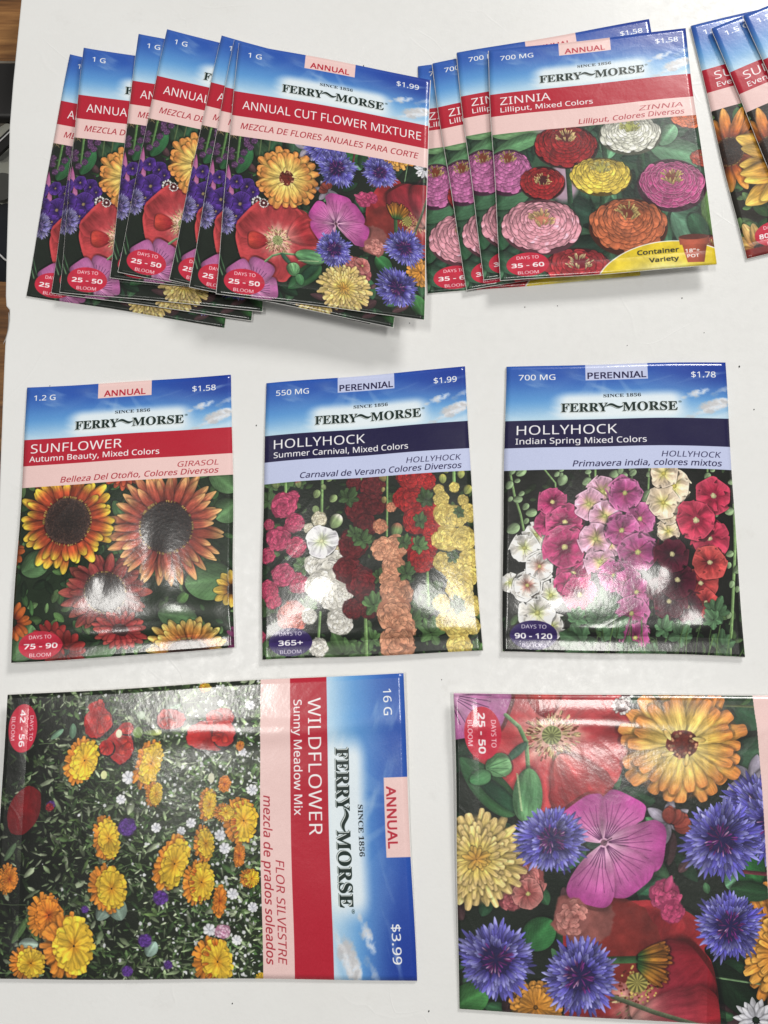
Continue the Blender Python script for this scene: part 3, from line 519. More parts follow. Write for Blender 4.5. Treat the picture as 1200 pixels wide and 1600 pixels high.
def cut_art(s, fr, std):
    """flower picture of the cut-flower packets; fr sets the large packet's frame, std the small one's"""
    fr(); s.leafy(640, 1060, 1420, 1640, 300, [C(50, 96, 60), C(38, 72, 48), C(72, 120, 78), C(36, 54, 38), C(84, 56, 60)], (16, 70), .5)
    for x, y, a, L, W, c in ((1110, 1090, 30, 90, 60, C(44, 84, 56)), (1130, 1180, 0, 80, 50, C(60, 96, 70)), (1180, 1360, 150, 60, 50, C(96, 142, 110)), (1230, 1380, 170, 90, 60, C(50, 90, 60)), (990, 1390, 20, 60, 50, C(50, 110, 74)), (820, 1490, -50, 60, 50, C(52, 116, 62)), (700, 1590, -30, 70, 50, C(60, 120, 60)), (1090, 1500, 40, 140, 50, C(22, 42, 26)), (980, 1270, 140, 90, 60, C(34, 60, 46)), (1140, 1320, 60, 80, 50, C(40, 100, 50)), (1240, 1240, 30, 90, 50, C(40, 80, 54))):
        s.leaf(x, y, a, L, W, c)
    LV = C(168, 160, 178)
    for x, y, sc in ((1165, 1225, 1.), (1035, 1290, .9), (1290, 1200, 1.)):
        for a in (20, 95, 160, 215, 280, -30): s.petal(x, y, a, 42*sc, 20*sc, LV*.8, LV, a=.7, b=.8, streak=.15)
    s.rays(1040, 1300, 34, 9, C(130, 50, 44), C(166, 72, 58), a=.6, b=.5, span=(-100, 10))
    # left of the standard crop
    std()
    s.leafy(335, 205, 420, 330, 110, [C(50, 86, 48), C(34, 60, 36), C(76, 112, 62), C(60, 40, 60)], (5, 14), .35)
    for i in range(30): s.line([(340+s.r.uniform(0, 60), 205), (350+s.r.uniform(0, 60), 216+s.r.uniform(0, 8))], .8, C(190, 160, 110)*s.r.uniform(.5, 1.))
    s.leaf(372, 275, -60, 44, 24, C(44, 100, 58)); s.leaf(400, 225, 60, 50, 24, C(50, 80, 52)); s.line([(376, 208), (371, 262)], 3.6, C(84, 122, 66)); s.line([(410, 210), (405, 260)], 2.4, C(74, 92, 58)); s.line([(424, 215), (420, 250)], 2, C(84, 92, 58))
    for x, y in ((386, 222), (392, 236), (382, 244), (386, 230), (398, 226), (362, 250), (378, 256), (368, 262), (362, 240), (349, 262), (355, 250), (388, 214), (345, 250)):
        s.double(x, y, 5.6, C(128, 84, 132), C(62, 32, 70), n=9)
    for x, y in ((357, 276), (334, 270), (362, 300)):
        s.petal(x+1, y-16, 88, 26, 9, C(176, 80, 140), C(206, 120, 176), a=1.2, b=.25)
    for x, y, r in ((388, 296, 12), (372, 288, 11), (350, 292, 12), (344, 310, 14), (398, 305, 10), (378, 322, 19), (352, 318, 15), (372, 340, 12)):
        s.single(x, y, r, C(86, 48, 150), C(66, 34, 124), C(38, 18, 70), eye=C(150, 130, 90), ruf=.3)
    s.cornflower(352, 346, 22, cl=C(196, 190, 232), cm=C(150, 142, 206), cd=C(90, 80, 150), cen=C(130, 110, 170), n=20)
    s.line([(340, 395), (352, 425)], 2.2, C(84, 116, 84)); s.line([(346, 392), (356, 420)], 2, C(60, 96, 64))
    for x, y, r in ((404, 319, 8.5),):
        s.rays(x, y, r, 12, C(230, 230, 226), C(236, 236, 232), layers=1, b=.3, streak=.1); s.disc(x, y, r*.6, r*.6, C(70, 30, 34), wob=.3); s.disc(x, y, r*.25, r*.25, C(236, 230, 226), wob=.3)
    s.cornflower(505, 236, 30, n=22)
    s.calendula(615, 243, 52, C(226, 140, 50), C(222, 138, 56), C(228, 150, 66), n=30, layers=3, sy=.5)
    s.rays(667, 268, 17, 14, C(214, 214, 224), C(238, 238, 244), b=.8, layers=2); s.line([(640, 260), (634, 292)], 1.4, C(110, 140, 100)); s.line([(655, 300), (676, 292)], 1.4, C(110, 140, 100))
    s.leaf(552, 290, -120, 34, 18, C(70, 124, 84)); s.leaf(572, 240, 100, 30, 16, C(40, 76, 46)); s.line([(560, 222), (554, 260)], 3, C(96, 40, 50))
    fr()
    # right side poppy seen from the side
    s.poppy(1000, 1560, 118, 150, C(150, 36, 42), C(138, 34, 38), C(214, 150, 140), lobes=6)
    s.disc(955, 1470, 80, 62, lambda r, t, x, y: C(132, 42, 38)*(1+.18*nz(x, y, 26.)-.15*r)[..., None], rot=35, wob=.12)
    s.disc(905, 1440, 46, 40, lambda r, t, x, y: C(150, 84, 78)*(1+.2*nz(x, y, 20.)-.1*r)[..., None], rot=10, wob=.2, soft=6)
    s.petal(985, 1590, -38, 140, 120, C(206, 140, 130), C(160, 40, 58), c2=C(150, 30, 44), b=.25, jag=.1, streak=.2)
    s.petal(985, 1600, -8, 140, 90, C(206, 150, 140), C(168, 50, 66), c2=C(150, 34, 44), b=.25, jag=.1, streak=.2)
    for k in range(150):
        a = s.r.uniform(0, 6.28); r = s.r.uniform(.4, 1); x, y = 996+31*r*math.cos(a), 1541+30*r*math.sin(a)
        s.disc(x, y, 1.7, 1.7, (C(206, 180, 90) if k % 2 else C(110, 40, 30))*s.r.uniform(.7, 1.1))
    s.disc(993, 1538, 17, 15, lambda r, t, x, y: C(150, 140, 70)*(.9+.35*np.cos(t*12))[..., None], wob=.1)
    s.line([(945, 1505), (995, 1503)], 11, C(50, 84, 48)); s.line([(955, 1560), (1020, 1582), (1090, 1600)], 7, C(84, 92, 68))
    for k in range(60):
        a = s.r.uniform(-1.1, 1.1); s.petal(993, 1506+24*math.sin(a)*.5, math.degrees(a)*.55+8, 36*s.r.uniform(.8, 1.1)+16*math.cos(a), 6.5, C(44, 96, 48), C(198, 132, 44)*s.r.uniform(.7, 1.15), c2=C(190, 110, 40)*s.r.uniform(.6, 1.1), a=.6, b=.35)
    # poppy top left
    s.petal(805, 1150, -70, 96, 120, C(190, 70, 60), C(196, 66, 58), b=.2, streak=.2)
    s.poppy(856, 1147, 120, 126, C(186, 58, 62), C(184, 60, 66), C(222, 178, 160), lobes=7)
    s.petal(850, 1120, -95, 60, 54, C(150, 30, 40), C(196, 62, 50), b=.25, streak=.2, shadow=.3); s.petal(900, 1205, 150, 44, 14, C(230, 200, 196), C(206, 150, 150), shadow=.2)
    s.petal(868, 1180, 62, 100, 96, C(196, 110, 106), C(170, 46, 52), c2=C(180, 56, 60), b=.2, streak=.35, jag=.12)
    s.disc(856, 1149, 15, 15, lambda r, t, x, y: C(146, 152, 98)*(.72+.42*(np.cos(t*13) > .1)*(r > .25))[..., None])
    for k in range(120):
        a = s.r.uniform(0, 6.28); r = s.r.uniform(19, 36); x, y = 856+r*math.cos(a), 1149+r*math.sin(a)
        s.line([(x, y), (x+4*math.cos(a), y+4*math.sin(a))], 1.5, (C(222, 196, 140) if k % 3 else C(120, 66, 50))*s.r.uniform(.7, 1.1))
    # pink petals bottom left of the packet
    MG = (C(206, 150, 190), C(190, 112, 166), C(176, 92, 152))
    for a, L in ((80, 78), (20, 95), (-40, 90), (140, 80)):
        s.petal(698, 1078, a, L, L*.85, MG[0], MG[1], c2=MG[2], a=.8, b=.2, streak=.1, light=.15)
        for d in (-18, -9, 0, 9, 18):
            g = math.radians(a+d); s.line([(698+18*math.cos(g), 1078+18*math.sin(g)), (698+L*.7*math.cos(g), 1078+L*.7*math.sin(g))], 1.3, C(70, 30, 70))
    # calendula
    s.calendula(1056, 1166, 100, C(240, 222, 124), C(238, 196, 96), C(222, 138, 66), n=24, layers=2, W=25, disc=C(96, 34, 26), dr=.235, b=.26, jag=.2)
    for a in (200, 60, 130, 330): s.petal(1056+18*math.cos(math.radians(a)), 1166+18*math.sin(math.radians(a)), a+40, 20, 8, C(240, 224, 140), C(232, 190, 100))
    # magenta mallow
    P1, P2, P3 = C(228, 176, 206), C(202, 104, 168), C(182, 66, 148)
    for a, L, W in ((232, 78, 82), (298, 84, 70), (5, 96, 80), (52, 92, 76), (105, 100, 74)):
        s.petal(938, 1323, a, L, W, P1, P2, c2=P3, a=.85, b=.24, streak=.12, light=.14, edge=.1, jag=.08, shadow=.3)
        for d in (-21, -13, -5, 4, 12, 20):
            g = math.radians(a+d*.9); g2 = math.radians(a+d*1.25)
            p0 = (938+8*math.cos(g), 1323+8*math.sin(g)); pm = (938+L*.4*math.cos(g), 1323+L*.4*math.sin(g)); p1 = (938+L*.78*math.cos(g2), 1323+L*.78*math.sin(g2))
            s.line([p0, pm], 1.2, C(80, 26, 76)); s.line([pm, p1], .9, C(120, 36, 104))
    s.disc(938, 1323, 5, 5, C(110, 70, 90), wob=.3); s.line([(938, 1323), (950, 1316)], 1.6, C(60, 30, 50))
    # carnations
    s.double(815, 1385, 36, C(206, 120, 116), C(146, 60, 62), n=34); s.double(796, 1415, 20, C(196, 104, 110), C(130, 50, 60), n=20)
    s.single(822, 1405, 24, C(206, 130, 124), C(190, 104, 100), C(140, 60, 60), ruf=.1)
    s.double(890, 1440, 27, C(220, 144, 134), C(160, 84, 80), n=26, sy=1.25)
    s.double(1035, 1405, 26, C(206, 76, 122), C(150, 40, 84), n=30); s.double(1046, 1430, 20, C(200, 66, 112), C(150, 40, 84), n=20)
    s.petal(1035, 1400, -70, 28, 14, C(190, 60, 110), C(206, 84, 130), b=.8)
    # second calendula, pale yellow
    s.calendula(742, 1352, 78, C(216, 170, 70), C(242, 210, 104), C(238, 204, 132), n=32, layers=4, W=15, sy=1.05, b=.3, edge=.3, jag=.25, shadow=.3)
    for k in range(30):
        a = s.r.uniform(0, 360); s.petal(742, 1352, a, 22*s.r.uniform(.5, 1.1), 7, C(200, 140, 50), C(224, 180, 80))
    s.calendula(835, 1580, 44, C(206, 130, 40), C(222, 146, 50), C(222, 150, 60), n=22, layers=3, W=12)
    s.calendula(1215, 1490, 62, C(220, 140, 50), C(226, 150, 60), C(232, 170, 80), n=22, layers=3, W=14)
    # buds and leaves over the poppy
    GB = C(86, 140, 92)
    s.petal(715, 1185, 48, 128, 52, C(44, 90, 52), C(60, 112, 64), a=.7, b=.5, mid=.15); s.petal(735, 1210, 42, 100, 26, C(24, 54, 38), C(40, 84, 56), a=.7, b=.6)
    s.line([(786, 1114), (806, 1134), (817, 1160), (820, 1205)], 6.5, C(104, 140, 96)); s.petal(818, 1160, 135, 48, 14, C(52, 90, 70), C(60, 100, 76), b=.8)
    s.petal(821, 1203, 92, 88, 46, C(96, 150, 96), GB, c2=C(104, 158, 104), a=.5, b=.42, streak=.3, light=.35)
    for k in range(26): s.line([(802+k*.3, 1212+k*2.4), (804+k*.3, 1213+k*2.4)], 1.6, C(170, 190, 140))
    s.petal(755, 1205, -18, 40, 40, C(96, 150, 96), C(120, 172, 116), a=.5, b=.35, streak=.3); 
    for a in (-40, -15, 10, 35): s.line([(756, 1203), (756+34*math.cos(math.radians(a-8)), 1203+34*math.sin(math.radians(a-8)))], 1.1, C(60, 100, 64))
    s.petal(730, 1225, -20, 34, 26, C(60, 120, 70), C(90, 150, 96), a=.5, b=.4)
    for x, y, r in ((965, 1101, 15),):
        s.rays(x, y, r, 14, C(206, 200, 196), C(226, 222, 218), b=.3, streak=.1); s.disc(x, y, r*.72, r*.72, C(76, 26, 30), wob=.3); s.disc(x+1, y, r*.22, r*.22, C(236, 230, 226), wob=.3)
    for x, y, R in ((1270, 1290, 58), (1200, 1292, 62), (1118, 1318, 62), (857, 1318, 56), (904, 1531, 60), (1135, 1450, 54), (772, 1510, 63)):
        s.cornflower(x, y, R)

def cut_std(s):
    Mb = np.array([[0.02451667, 0.50520776], [-0.47462781, 0.0974323]]); tb = np.array([-165.0093, 673.2165])
    def std(): s.quad(QUAD['cut'])
    def fr(): s.quad(QUAD['cut']); A, b = s.A, s.b; s.setM(A@Mb, A@tb+b)
    return fr, std
CUT_HEAD = (0, ('1 G', .055, .125), ('$1.99', .830, .945), ('ANNUAL CUT FLOWER MIXTURE', .050, .965, .272, .043), None, ('MEZCLA DE FLORES ANUALES PARA CORTE', .050, .955, .353, .030), None)
def d_cut():
    s = Art(TW, TH, 15); s.c[:] = C(26, 34, 26); fr, std = cut_std(s); cut_art(s, fr, std); header(s, *CUT_HEAD)
    badge(s, '25 - 50'); return finish(s)
def d_big():
    s = Art(TW, 1300, 15); s.c[:] = C(26, 34, 26)
    Mb = np.array([[0.02451667, 0.50520776], [-0.47462781, 0.0974323]]); tb = np.array([-165.0093, 673.2165])
    def fr(): s.quad(QUAD['big'])
    def std(): s.quad(QUAD['big']); iM = np.linalg.inv(Mb); A, b = s.A, s.b; s.setM(A@iM, b-A@iM@tb)
    cut_art(s, fr, std); s.vs = .72; s.slant = .08; header(s, *CUT_HEAD[:3], CUT_HEAD[3], None, None, None); s.vs = 1.; s.slant = 0.; badge(s, '25 - 50', c=(.131, .934), r=(.088, .045)); return finish(s)

def d_wild():
    s = Art(TW, 1300, 16); s.c[:] = C(14, 18, 12); s.quad(QUAD['wild']); s.fill(lambda U, V: (sm(1.0, .45, V)*.8*(.6+.5*nz(U*3, V*3)), np.broadcast_to(C(58, 76, 44), U.shape+(3,)))); s.quad(QUAD['wild'])
    wg = [C(72, 104, 56), C(104, 138, 80), C(156, 180, 130), C(52, 78, 42), C(190, 206, 166), C(86, 112, 60)]
    for i in range(5200):
        x = s.r.uniform(-10, 415); y = s.r.uniform(1050, 1540)
        d = .45*nz(x+300, y, 60., 1)+.15*nz(x, y, 25.)+x/330-.12
        if s.r.uniform(-.45, .55) > d: continue
        c = wg[s.r.randint(6)]*s.r.uniform(.55, 1.15)*(.78+.42*max(0, x)/410); l = s.r.uniform(5, 17)*(1.7 if i % 9 == 0 else 1)
        s.petal(x, y, s.r.uniform(0, 360), l, l*s.r.uniform(.14, .42), c*.7, c*1.1, shadow=.4, jag=.4, a=.6, b=.6, light=.3, sh=.8)
    for i in range(70):
        x = s.r.uniform(0, 410); y = s.r.uniform(1060, 1530); L = s.r.uniform(15, 60); a = s.r.uniform(-.5, .5)
        s.line([(x, y), (x+L*.5, y+L*.5*a), (x+L, y+L*.3*a)], s.r.uniform(.7, 1.6), C(110, 134, 90)*s.r.uniform(.5, 1.2))
    for i in range(620):
        x = 410-abs(s.r.normal(0, 120)); y = s.r.uniform(1060, 1530)
        s.disc(x, y, s.r.uniform(.7, 2.6), s.r.uniform(.8, 3.2), C(232, 234, 236)*s.r.uniform(.8, 1), wob=.4)
    for x, y, r in ((201, 1215, 11), (190, 1250, 8), (246, 1296, 8), (285, 1302, 7), (300, 1290, 8), (392, 1105, 8), (345, 1100, 6), (395, 1240, 9), (380, 1180, 7), (345, 1310, 9), (352, 1330, 9), (362, 1400, 9), (325, 1455, 10), (392, 1420, 8), (366, 1470, 8)):
        for k in range(7): s.petal(x, y, 51*k, r, r*.7, C(220, 222, 232), C(242, 242, 246), b=.3, shadow=.2, streak=.08)
    for x, y, a, L, W, c in ((155, 1440, -55, 50, 26, C(150, 176, 160)), (192, 1440, -110, 40, 30, C(150, 180, 160)), (36, 1480, 0, 30, 20, C(160, 184, 168)), (75, 1150, -40, 26, 10, C(110, 150, 120)), (110, 1150, -90, 26, 12, C(100, 140, 110)), (230, 1495, -60, 26, 20, C(150, 180, 166)), (250, 1110, -20, 34, 14, C(130, 160, 130)), (10, 1350, -60, 34, 10, C(84, 110, 76)), (25, 1480, -60, 50, 12, C(84, 116, 66)), (45, 1440, 60, 40, 10, C(110, 140, 76))):
        s.leaf(x, y, a, L, W, c)
    R1, R2 = C(196, 34, 34), C(120, 12, 16)
    def pop(x, y, rx, ry, rot=0):
        s.disc(x+1, y+1, rx*1.08, ry*1.08, C(14, 10, 8), rot=rot, soft=3)
        s.disc(x, y, rx, ry, lambda r, t, X, Y: (R2+(R1-R2)*np.clip(.55+.7*nz(X+x, Y+y, rx*.6)+.3*r, 0, 1)[..., None])*(1+.15*nz(X, Y, 5.))[..., None], rot=rot, wob=.16)
        for k in range(3): s.petal(x+s.r.uniform(-.3, .3)*rx, y+s.r.uniform(-.3, .3)*ry, s.r.uniform(0, 360), rx*.8, rx*.6, C(150, 20, 20), C(222, 60, 48), b=.3, shadow=.3, jag=.2)
    for t in ((147, 1098, 14, 10), (150, 1124, 22, 24), (187, 1162, 20, 30), (165, 1166, 12, 13), (196, 1135, 12, 10), (265, 1123, 23, 17), (330, 1152, 38, 26), (345, 1125, 22, 16), (350, 1150, 18, 22)): pop(*t)
    s.disc(38, 1268, 25, 41, lambda r, t, X, Y: C(128, 20, 26)*(1+.12*nz(X, Y, 18.)+.12*nz(X*3, Y, 9.)-.15*r)[..., None], rot=18, wob=.05)
    s.disc(184, 1143, 5, 7, C(226, 226, 190)); s.disc(162, 1210, 5, 7, C(206, 210, 150)); s.petal(222, 1143, 0, 30, 11, C(90, 120, 50), C(190, 200, 110), b=.3); s.disc(214, 1142, 8, 9, C(110, 140, 60)); s.disc(218, 1114, 7, 7, C(140, 160, 130)); s.disc(331, 1220, 5, 8, C(206, 206, 176))
    Y0, Y1, O1 = C(232, 154, 28), C(250, 200, 48), C(236, 134, 36)
    def cal(x, y, rx, ry, o=0, rot=8):
        rx *= 1.1; ry *= 1.06; rot = s.r.uniform(-8, 22)
        c1 = O1 if o else Y1; c0 = C(190, 80, 16) if o else Y0
        R = max(rx, ry)
        if rx > 11: s.calendula(x-rx*.12, y, R, C(190, 86, 20), O1, C(232, 140, 44), n=26, layers=1, sx=rx/R, sy=ry/R, rot=rot, W=R*.2, r0=.05, jag=.4, shadow=.3); x += rx*.14; rx *= .82; ry *= .86; R *= .86
        s.calendula(x, y, R, c0, c1*.97, c1*1.05, n=20, layers=2, sx=rx/R, sy=ry/R, rot=rot, W=R*.3, r0=.05, streak=.2, edge=.2, jag=.4, shadow=.22)
        if s.r.rand() < .35:
            for k in range(12):
                a = s.r.uniform(90, 270); q = math.radians(a); s.petal(x+rx*.55*math.cos(q), y+ry*.7*math.sin(q), a, rx*.42, rx*.2, C(200, 84, 20), C(236, 150, 40), shadow=.5, b=.3)
    for t in ((127, 1186, 23, 38), (233, 1194, 18, 39), (243, 1243, 12, 20), (170, 1312, 18, 36), (17, 1379, 14, 24, 1), (173, 1391, 26, 37), (271, 1353, 22, 44), (312, 1382, 22, 34), (321, 1322, 14, 27), (327, 1261, 12, 26), (77, 1434, 24, 34, 1), (114, 1481, 36, 50), (52, 1509, 25, 26), (352, 1230, 9, 13, 1), (378, 1288, 24, 36), (352, 1275, 14, 14), (374, 1341, 8, 18, 1), (390, 1376, 14, 15), (342, 1411, 9, 24, 1), (332, 1503, 27, 38), (402, 1528, 9, 10), (320, 1073, 9, 7), (376, 1170, 6, 8, 1)): cal(*t)
    for x, y, r in ((201, 1294, 15), (252, 1405, 12), (227, 1471, 11), (200, 1518, 9), (262, 1508, 7), (136, 1424, 6), (80, 1258, 7)):
        s.double(x, y, r, C(104, 58, 160), C(58, 24, 104), n=20)
    s.double(345, 1458, 12, C(236, 206, 222), C(190, 90, 140), n=16); s.double(78, 1262, 7, C(190, 40, 40), C(100, 16, 40), n=10)
    header(s, 0, ('16 G', .050, .140), ('$3.99', .825, .950), ('WILDFLOWER', .070, .535, .243, .040), ('Sunny Meadow Mix', .075, .468, .279, .025),
           ('FLOR SILVESTRE', .615, .955, .326, .025), ('mezcla de prados soleados', .400, .955, .354, .025), b=(.195, .287, .362))
    badge(s, '42 - 56', c=(.126, .957), r=(.089, .036)); return finish(s)

def d_eve():
    s = Art(TW, TH, 17); s.c[:] = C(30, 26, 18); s.quad(QUAD['eve'])
    s.leafy(1090, 120, 1500, 420, 160, [g*.8 for g in GREENS], (10, 34), .5); s.leafy(1120, 290, 1500, 420, 120, GREENS, (12, 40), .5)
    for x, y, a in ((1150, 165, 20), (1165, 178, -60), (1150, 175, 80)): s.leaf(x, y, a, 26, 16, C(70, 130, 66))
    s.petal(1158, 168, 10, 20, 12, C(190, 190, 60), C(230, 220, 90))
    s.sunflower(1142, 243, 21, 66, C(130, 44, 18), C(214, 120, 40), C(230, 160, 70), n=18, b=.6, discc=C(52, 30, 20), layers=1)
    s.sunflower(1190, 392, 10, 44, C(190, 110, 50), C(226, 176, 96), C(236, 196, 120), n=14, b=.6, layers=1)
    s.sunflower(1340, 300, 22, 70, C(130, 44, 18), C(214, 120, 40), C(230, 160, 70), n=18, b=.6, layers=1)
    s.sunflower(1264, 258, 28, 112, C(196, 96, 30), C(230, 158, 52), C(240, 196, 84), n=18, b=.6, discc=C(52, 30, 20), layers=2)
    header(s, 0, ('1.5 G', .050, .180), ('$1.58', .840, .955), ('SUNFLOWER', .050, .50, .256, .042), ('Evening Sun, Mixed Colors', .052, .64, .290, .026),
           ('GIRASOL', .742, .935, .343, .025), ('Colores Diversos', .55, .935, .373, .026))
    s.uvframe(); s.fill(lambda U, V: (sm(.965, .972, V)*.9, np.broadcast_to(C(130, 26, 26), U.shape+(3,))))
    badge(s, '80 - 100', c=(.155, .93), tw=.078); return finish(s)
DESIGNS = dict(sun=d_sun, holA=d_holA, holB=d_holB, zin=d_zin, cut=d_cut, big=d_big, wild=d_wild, eve=d_eve)
# ------------------------------------------------------------------ helpers
def tag(o, label=None, cat=None, group=None, kind=None):
    if label: o['label'] = label
    if cat: o['category'] = cat
    if group: o['group'] = group
    if kind: o['kind'] = kind
    return o
def mesh_obj(name, verts, faces, mat, parent=None, uvs=None, smooth=True):
    me = bpy.data.meshes.new(name); me.from_pydata([tuple(v) for v in verts], [], faces); me.update()
    if uvs is not None:
        l = me.uv_layers.new(name='UVMap'); idx = np.zeros(len(me.loops), np.int32); me.loops.foreach_get('vertex_index', idx)
        l.data.foreach_set('uv', np.asarray(uvs, np.float32)[idx].ravel())
    if smooth: me.polygons.foreach_set('use_smooth', [True]*len(me.polygons))
    me.materials.append(mat); o = bpy.data.objects.new(name, me); sc.collection.objects.link(o)
    if parent: o.parent = parent
    return o
def mat_new(name):
    m = bpy.data.materials.new(name); m.use_nodes = True; nt = m.node_tree; return m, nt, nt.nodes['Principled BSDF']
def noise(nt, scale, detail=3, vec=None, rough=.5):
    n = nt.nodes.new('ShaderNodeTexNoise'); n.inputs['Scale'].default_value = scale; n.inputs['Detail'].default_value = detail; n.inputs['Roughness'].default_value = rough
    if vec: nt.links.new(vec, n.inputs['Vector'])
    return n
def ramp(nt, src, stops):
    r = nt.nodes.new('ShaderNodeValToRGB'); e = r.color_ramp.elements
    while len(e) < len(stops): e.new(.5)
    for k, (p, c) in zip(e, stops): k.position = p; k.color = c if len(c) == 4 else (*c, 1)
    nt.links.new(src, r.inputs[0]); return r
def coords(nt, which='Object'):
    return nt.nodes.new('ShaderNodeTexCoord').outputs[which]
def bump(nt, h, strength, dist, nrm=None):
    b = nt.nodes.new('ShaderNodeBump'); b.inputs['Strength'].default_value = strength; b.inputs['Distance'].default_value = dist; nt.links.new(h, b.inputs['Height'])
    if nrm: nt.links.new(nrm, b.inputs['Normal'])
    return b
def g4(v): return (v, v, v, 1)
def lin(c): return tuple(((x/255/12.92) if x/255 <= .04045 else ((x/255+.055)/1.055)**2.4) for x in c)+(1,)

# ------------------------------------------------------------------ materials
def print_mat(key, art):
    im = bpy.data.images.new('print_'+key, art.W, art.H); px = np.ones((art.H, art.W, 4), np.float32); px[..., :3] = art.c[::-1]
    im.pixels.foreach_set(px.ravel()); im.update(); im.pack()
    m, nt, p = mat_new('printed_paper_'+key); L = nt.links
    t = nt.nodes.new('ShaderNodeTexImage'); t.image = im; t.interpolation = 'Cubic'; t.extension = 'EXTEND'
    L.new(coords(nt, 'UV'), t.inputs[0]); L.new(t.outputs[0], p.inputs['Base Color'])
    co = coords(nt); n1 = noise(nt, 55, 4, co); n2 = noise(nt, 900, 2, co); n3 = noise(nt, 2600, 1, co)
    r = ramp(nt, n1.outputs[0], [(.3, g4(.26)), (.7, g4(.36))]); L.new(r.outputs[0], p.inputs['Roughness'])
    n4 = noise(nt, 17, 1.5, co); n4.inputs['Distortion'].default_value = 1.2; rc = ramp(nt, n4.outputs[0], [(.470, g4(0)), (.50, g4(1)), (.530, g4(0))])
    b0 = bump(nt, rc.outputs[0], .2, .00014); b1 = bump(nt, n1.outputs[0], .25, .0010, b0.outputs[0]); b2 = bump(nt, n2.outputs[0], .40, .00006, b1.outputs[0]); b3 = bump(nt, n3.outputs[0], .5, .00003, b2.outputs[0])
    L.new(b3.outputs[0], p.inputs['Normal']); p.inputs['Specular IOR Level'].default_value = .36
    p.inputs['Coat Weight'].default_value = .8; p.inputs['Coat Roughness'].default_value = .15; L.new(b2.outputs[0], p.inputs['Coat Normal'])
    return m
def plain_mat(name, c, rough=.6, bs=None, spec=.5):
    m, nt, p = mat_new(name); co = coords(nt); n = noise(nt, 120, 4, co); c = np.array(lin(c)[:3])
    r = ramp(nt, n.outputs[0], [(.3, tuple(c*.88)+(1,)), (.7, tuple(np.minimum(c*1.06, 1))+(1,))]); nt.links.new(r.outputs[0], p.inputs['Base Color'])
    p.inputs['Roughness'].default_value = rough; p.inputs['Specular IOR Level'].default_value = spec
    if bs: b = bump(nt, noise(nt, bs, 3, co).outputs[0], .4, .0003); nt.links.new(b.outputs[0], p.inputs['Normal'])
    return m
def board_mat():
    m, nt, p = mat_new('white_laminate'); L = nt.links; co = coords(nt)
    n = noise(nt, 14, 5, co); r = ramp(nt, n.outputs[0], [(.25, (.79, .79, .775, 1)), (.75, (.835, .838, .83, 1))])
    # grey rub marks: warped cell edges, thin and broken
    wv = noise(nt, 9, 3, co); mx = nt.nodes.new('ShaderNodeVectorMath'); mx.operation = 'MULTIPLY_ADD'; L.new(wv.outputs['Color'], mx.inputs[0]); mx.inputs[1].default_value = (.12, .12, .0); L.new(co, mx.inputs[2])
    v = nt.nodes.new('ShaderNodeTexVoronoi'); v.feature = 'DISTANCE_TO_EDGE'; v.inputs['Scale'].default_value = 26; L.new(mx.outputs[0], v.inputs['Vector'])
    v2 = nt.nodes.new('ShaderNodeTexVoronoi'); v2.feature = 'DISTANCE_TO_EDGE'; v2.inputs['Scale'].default_value = 11; L.new(mx.outputs[0], v2.inputs['Vector'])
    def thin(o, wd): q = ramp(nt, o, [(0, g4(1)), (wd, g4(0))]); return q.outputs[0]
    s1, s2 = thin(v.outputs[0], .016), thin(v2.outputs[0], .009)
    mk = noise(nt, 30, 2, co); k = ramp(nt, mk.outputs[0], [(.52, g4(0)), (.62, g4(1))])
    ad = nt.nodes.new('ShaderNodeMath'); ad.operation = 'MAXIMUM'; L.new(s1, ad.inputs[0]); L.new(s2, ad.inputs[1])
    mu = nt.nodes.new('ShaderNodeMath'); mu.operation = 'MULTIPLY'; L.new(ad.outputs[0], mu.inputs[0]); L.new(k.outputs[0], mu.inputs[1])
    # smudges
    sm_ = noise(nt, 60, 6, co, .7); k2 = ramp(nt, sm_.outputs[0], [(.60, g4(0)), (.78, g4(.22))])
    mix = nt.nodes.new('ShaderNodeMix'); mix.data_type = 'RGBA'; L.new(k2.outputs[0], mix.inputs[0]); L.new(r.outputs[0], mix.inputs[6]); mix.inputs[7].default_value = (.52, .50, .47, 1)
    L.new(mix.outputs[2], p.inputs['Base Color'])
    rr = ramp(nt, noise(nt, 240, 5, co, .7).outputs[0], [(.35, g4(.30)), (.65, g4(.50))]); L.new(rr.outputs[0], p.inputs['Roughness'])
    b1 = bump(nt, noise(nt, 700, 4, co, .65).outputs[0], .35, .00012); b2 = bump(nt, mu.outputs[0], .45, .00008, b1.outputs[0]); L.new(b2.outputs[0], p.inputs['Normal'])
    return m
def wood_mat():
    m, nt, p = mat_new('oak_wood'); L = nt.links; co = coords(nt)
    mp = nt.nodes.new('ShaderNodeMapping'); mp.inputs['Rotation'].default_value = (0, 0, R(8)); mp.inputs['Scale'].default_value = (9, 140, 20); L.new(co, mp.inputs[0])
    n = noise(nt, 1.6, 6, mp.outputs[0], .65); r = ramp(nt, n.outputs[0], [(.30, lin((52, 30, 14))), (.48, lin((120, 80, 42))), (.70, lin((164, 118, 68)))])
    L.new(r.outputs[0], p.inputs['Base Color']); p.inputs['Roughness'].default_value = .45
    L.new(bump(nt, n.outputs[0], .3, .0006).outputs[0], p.inputs['Normal']); return m

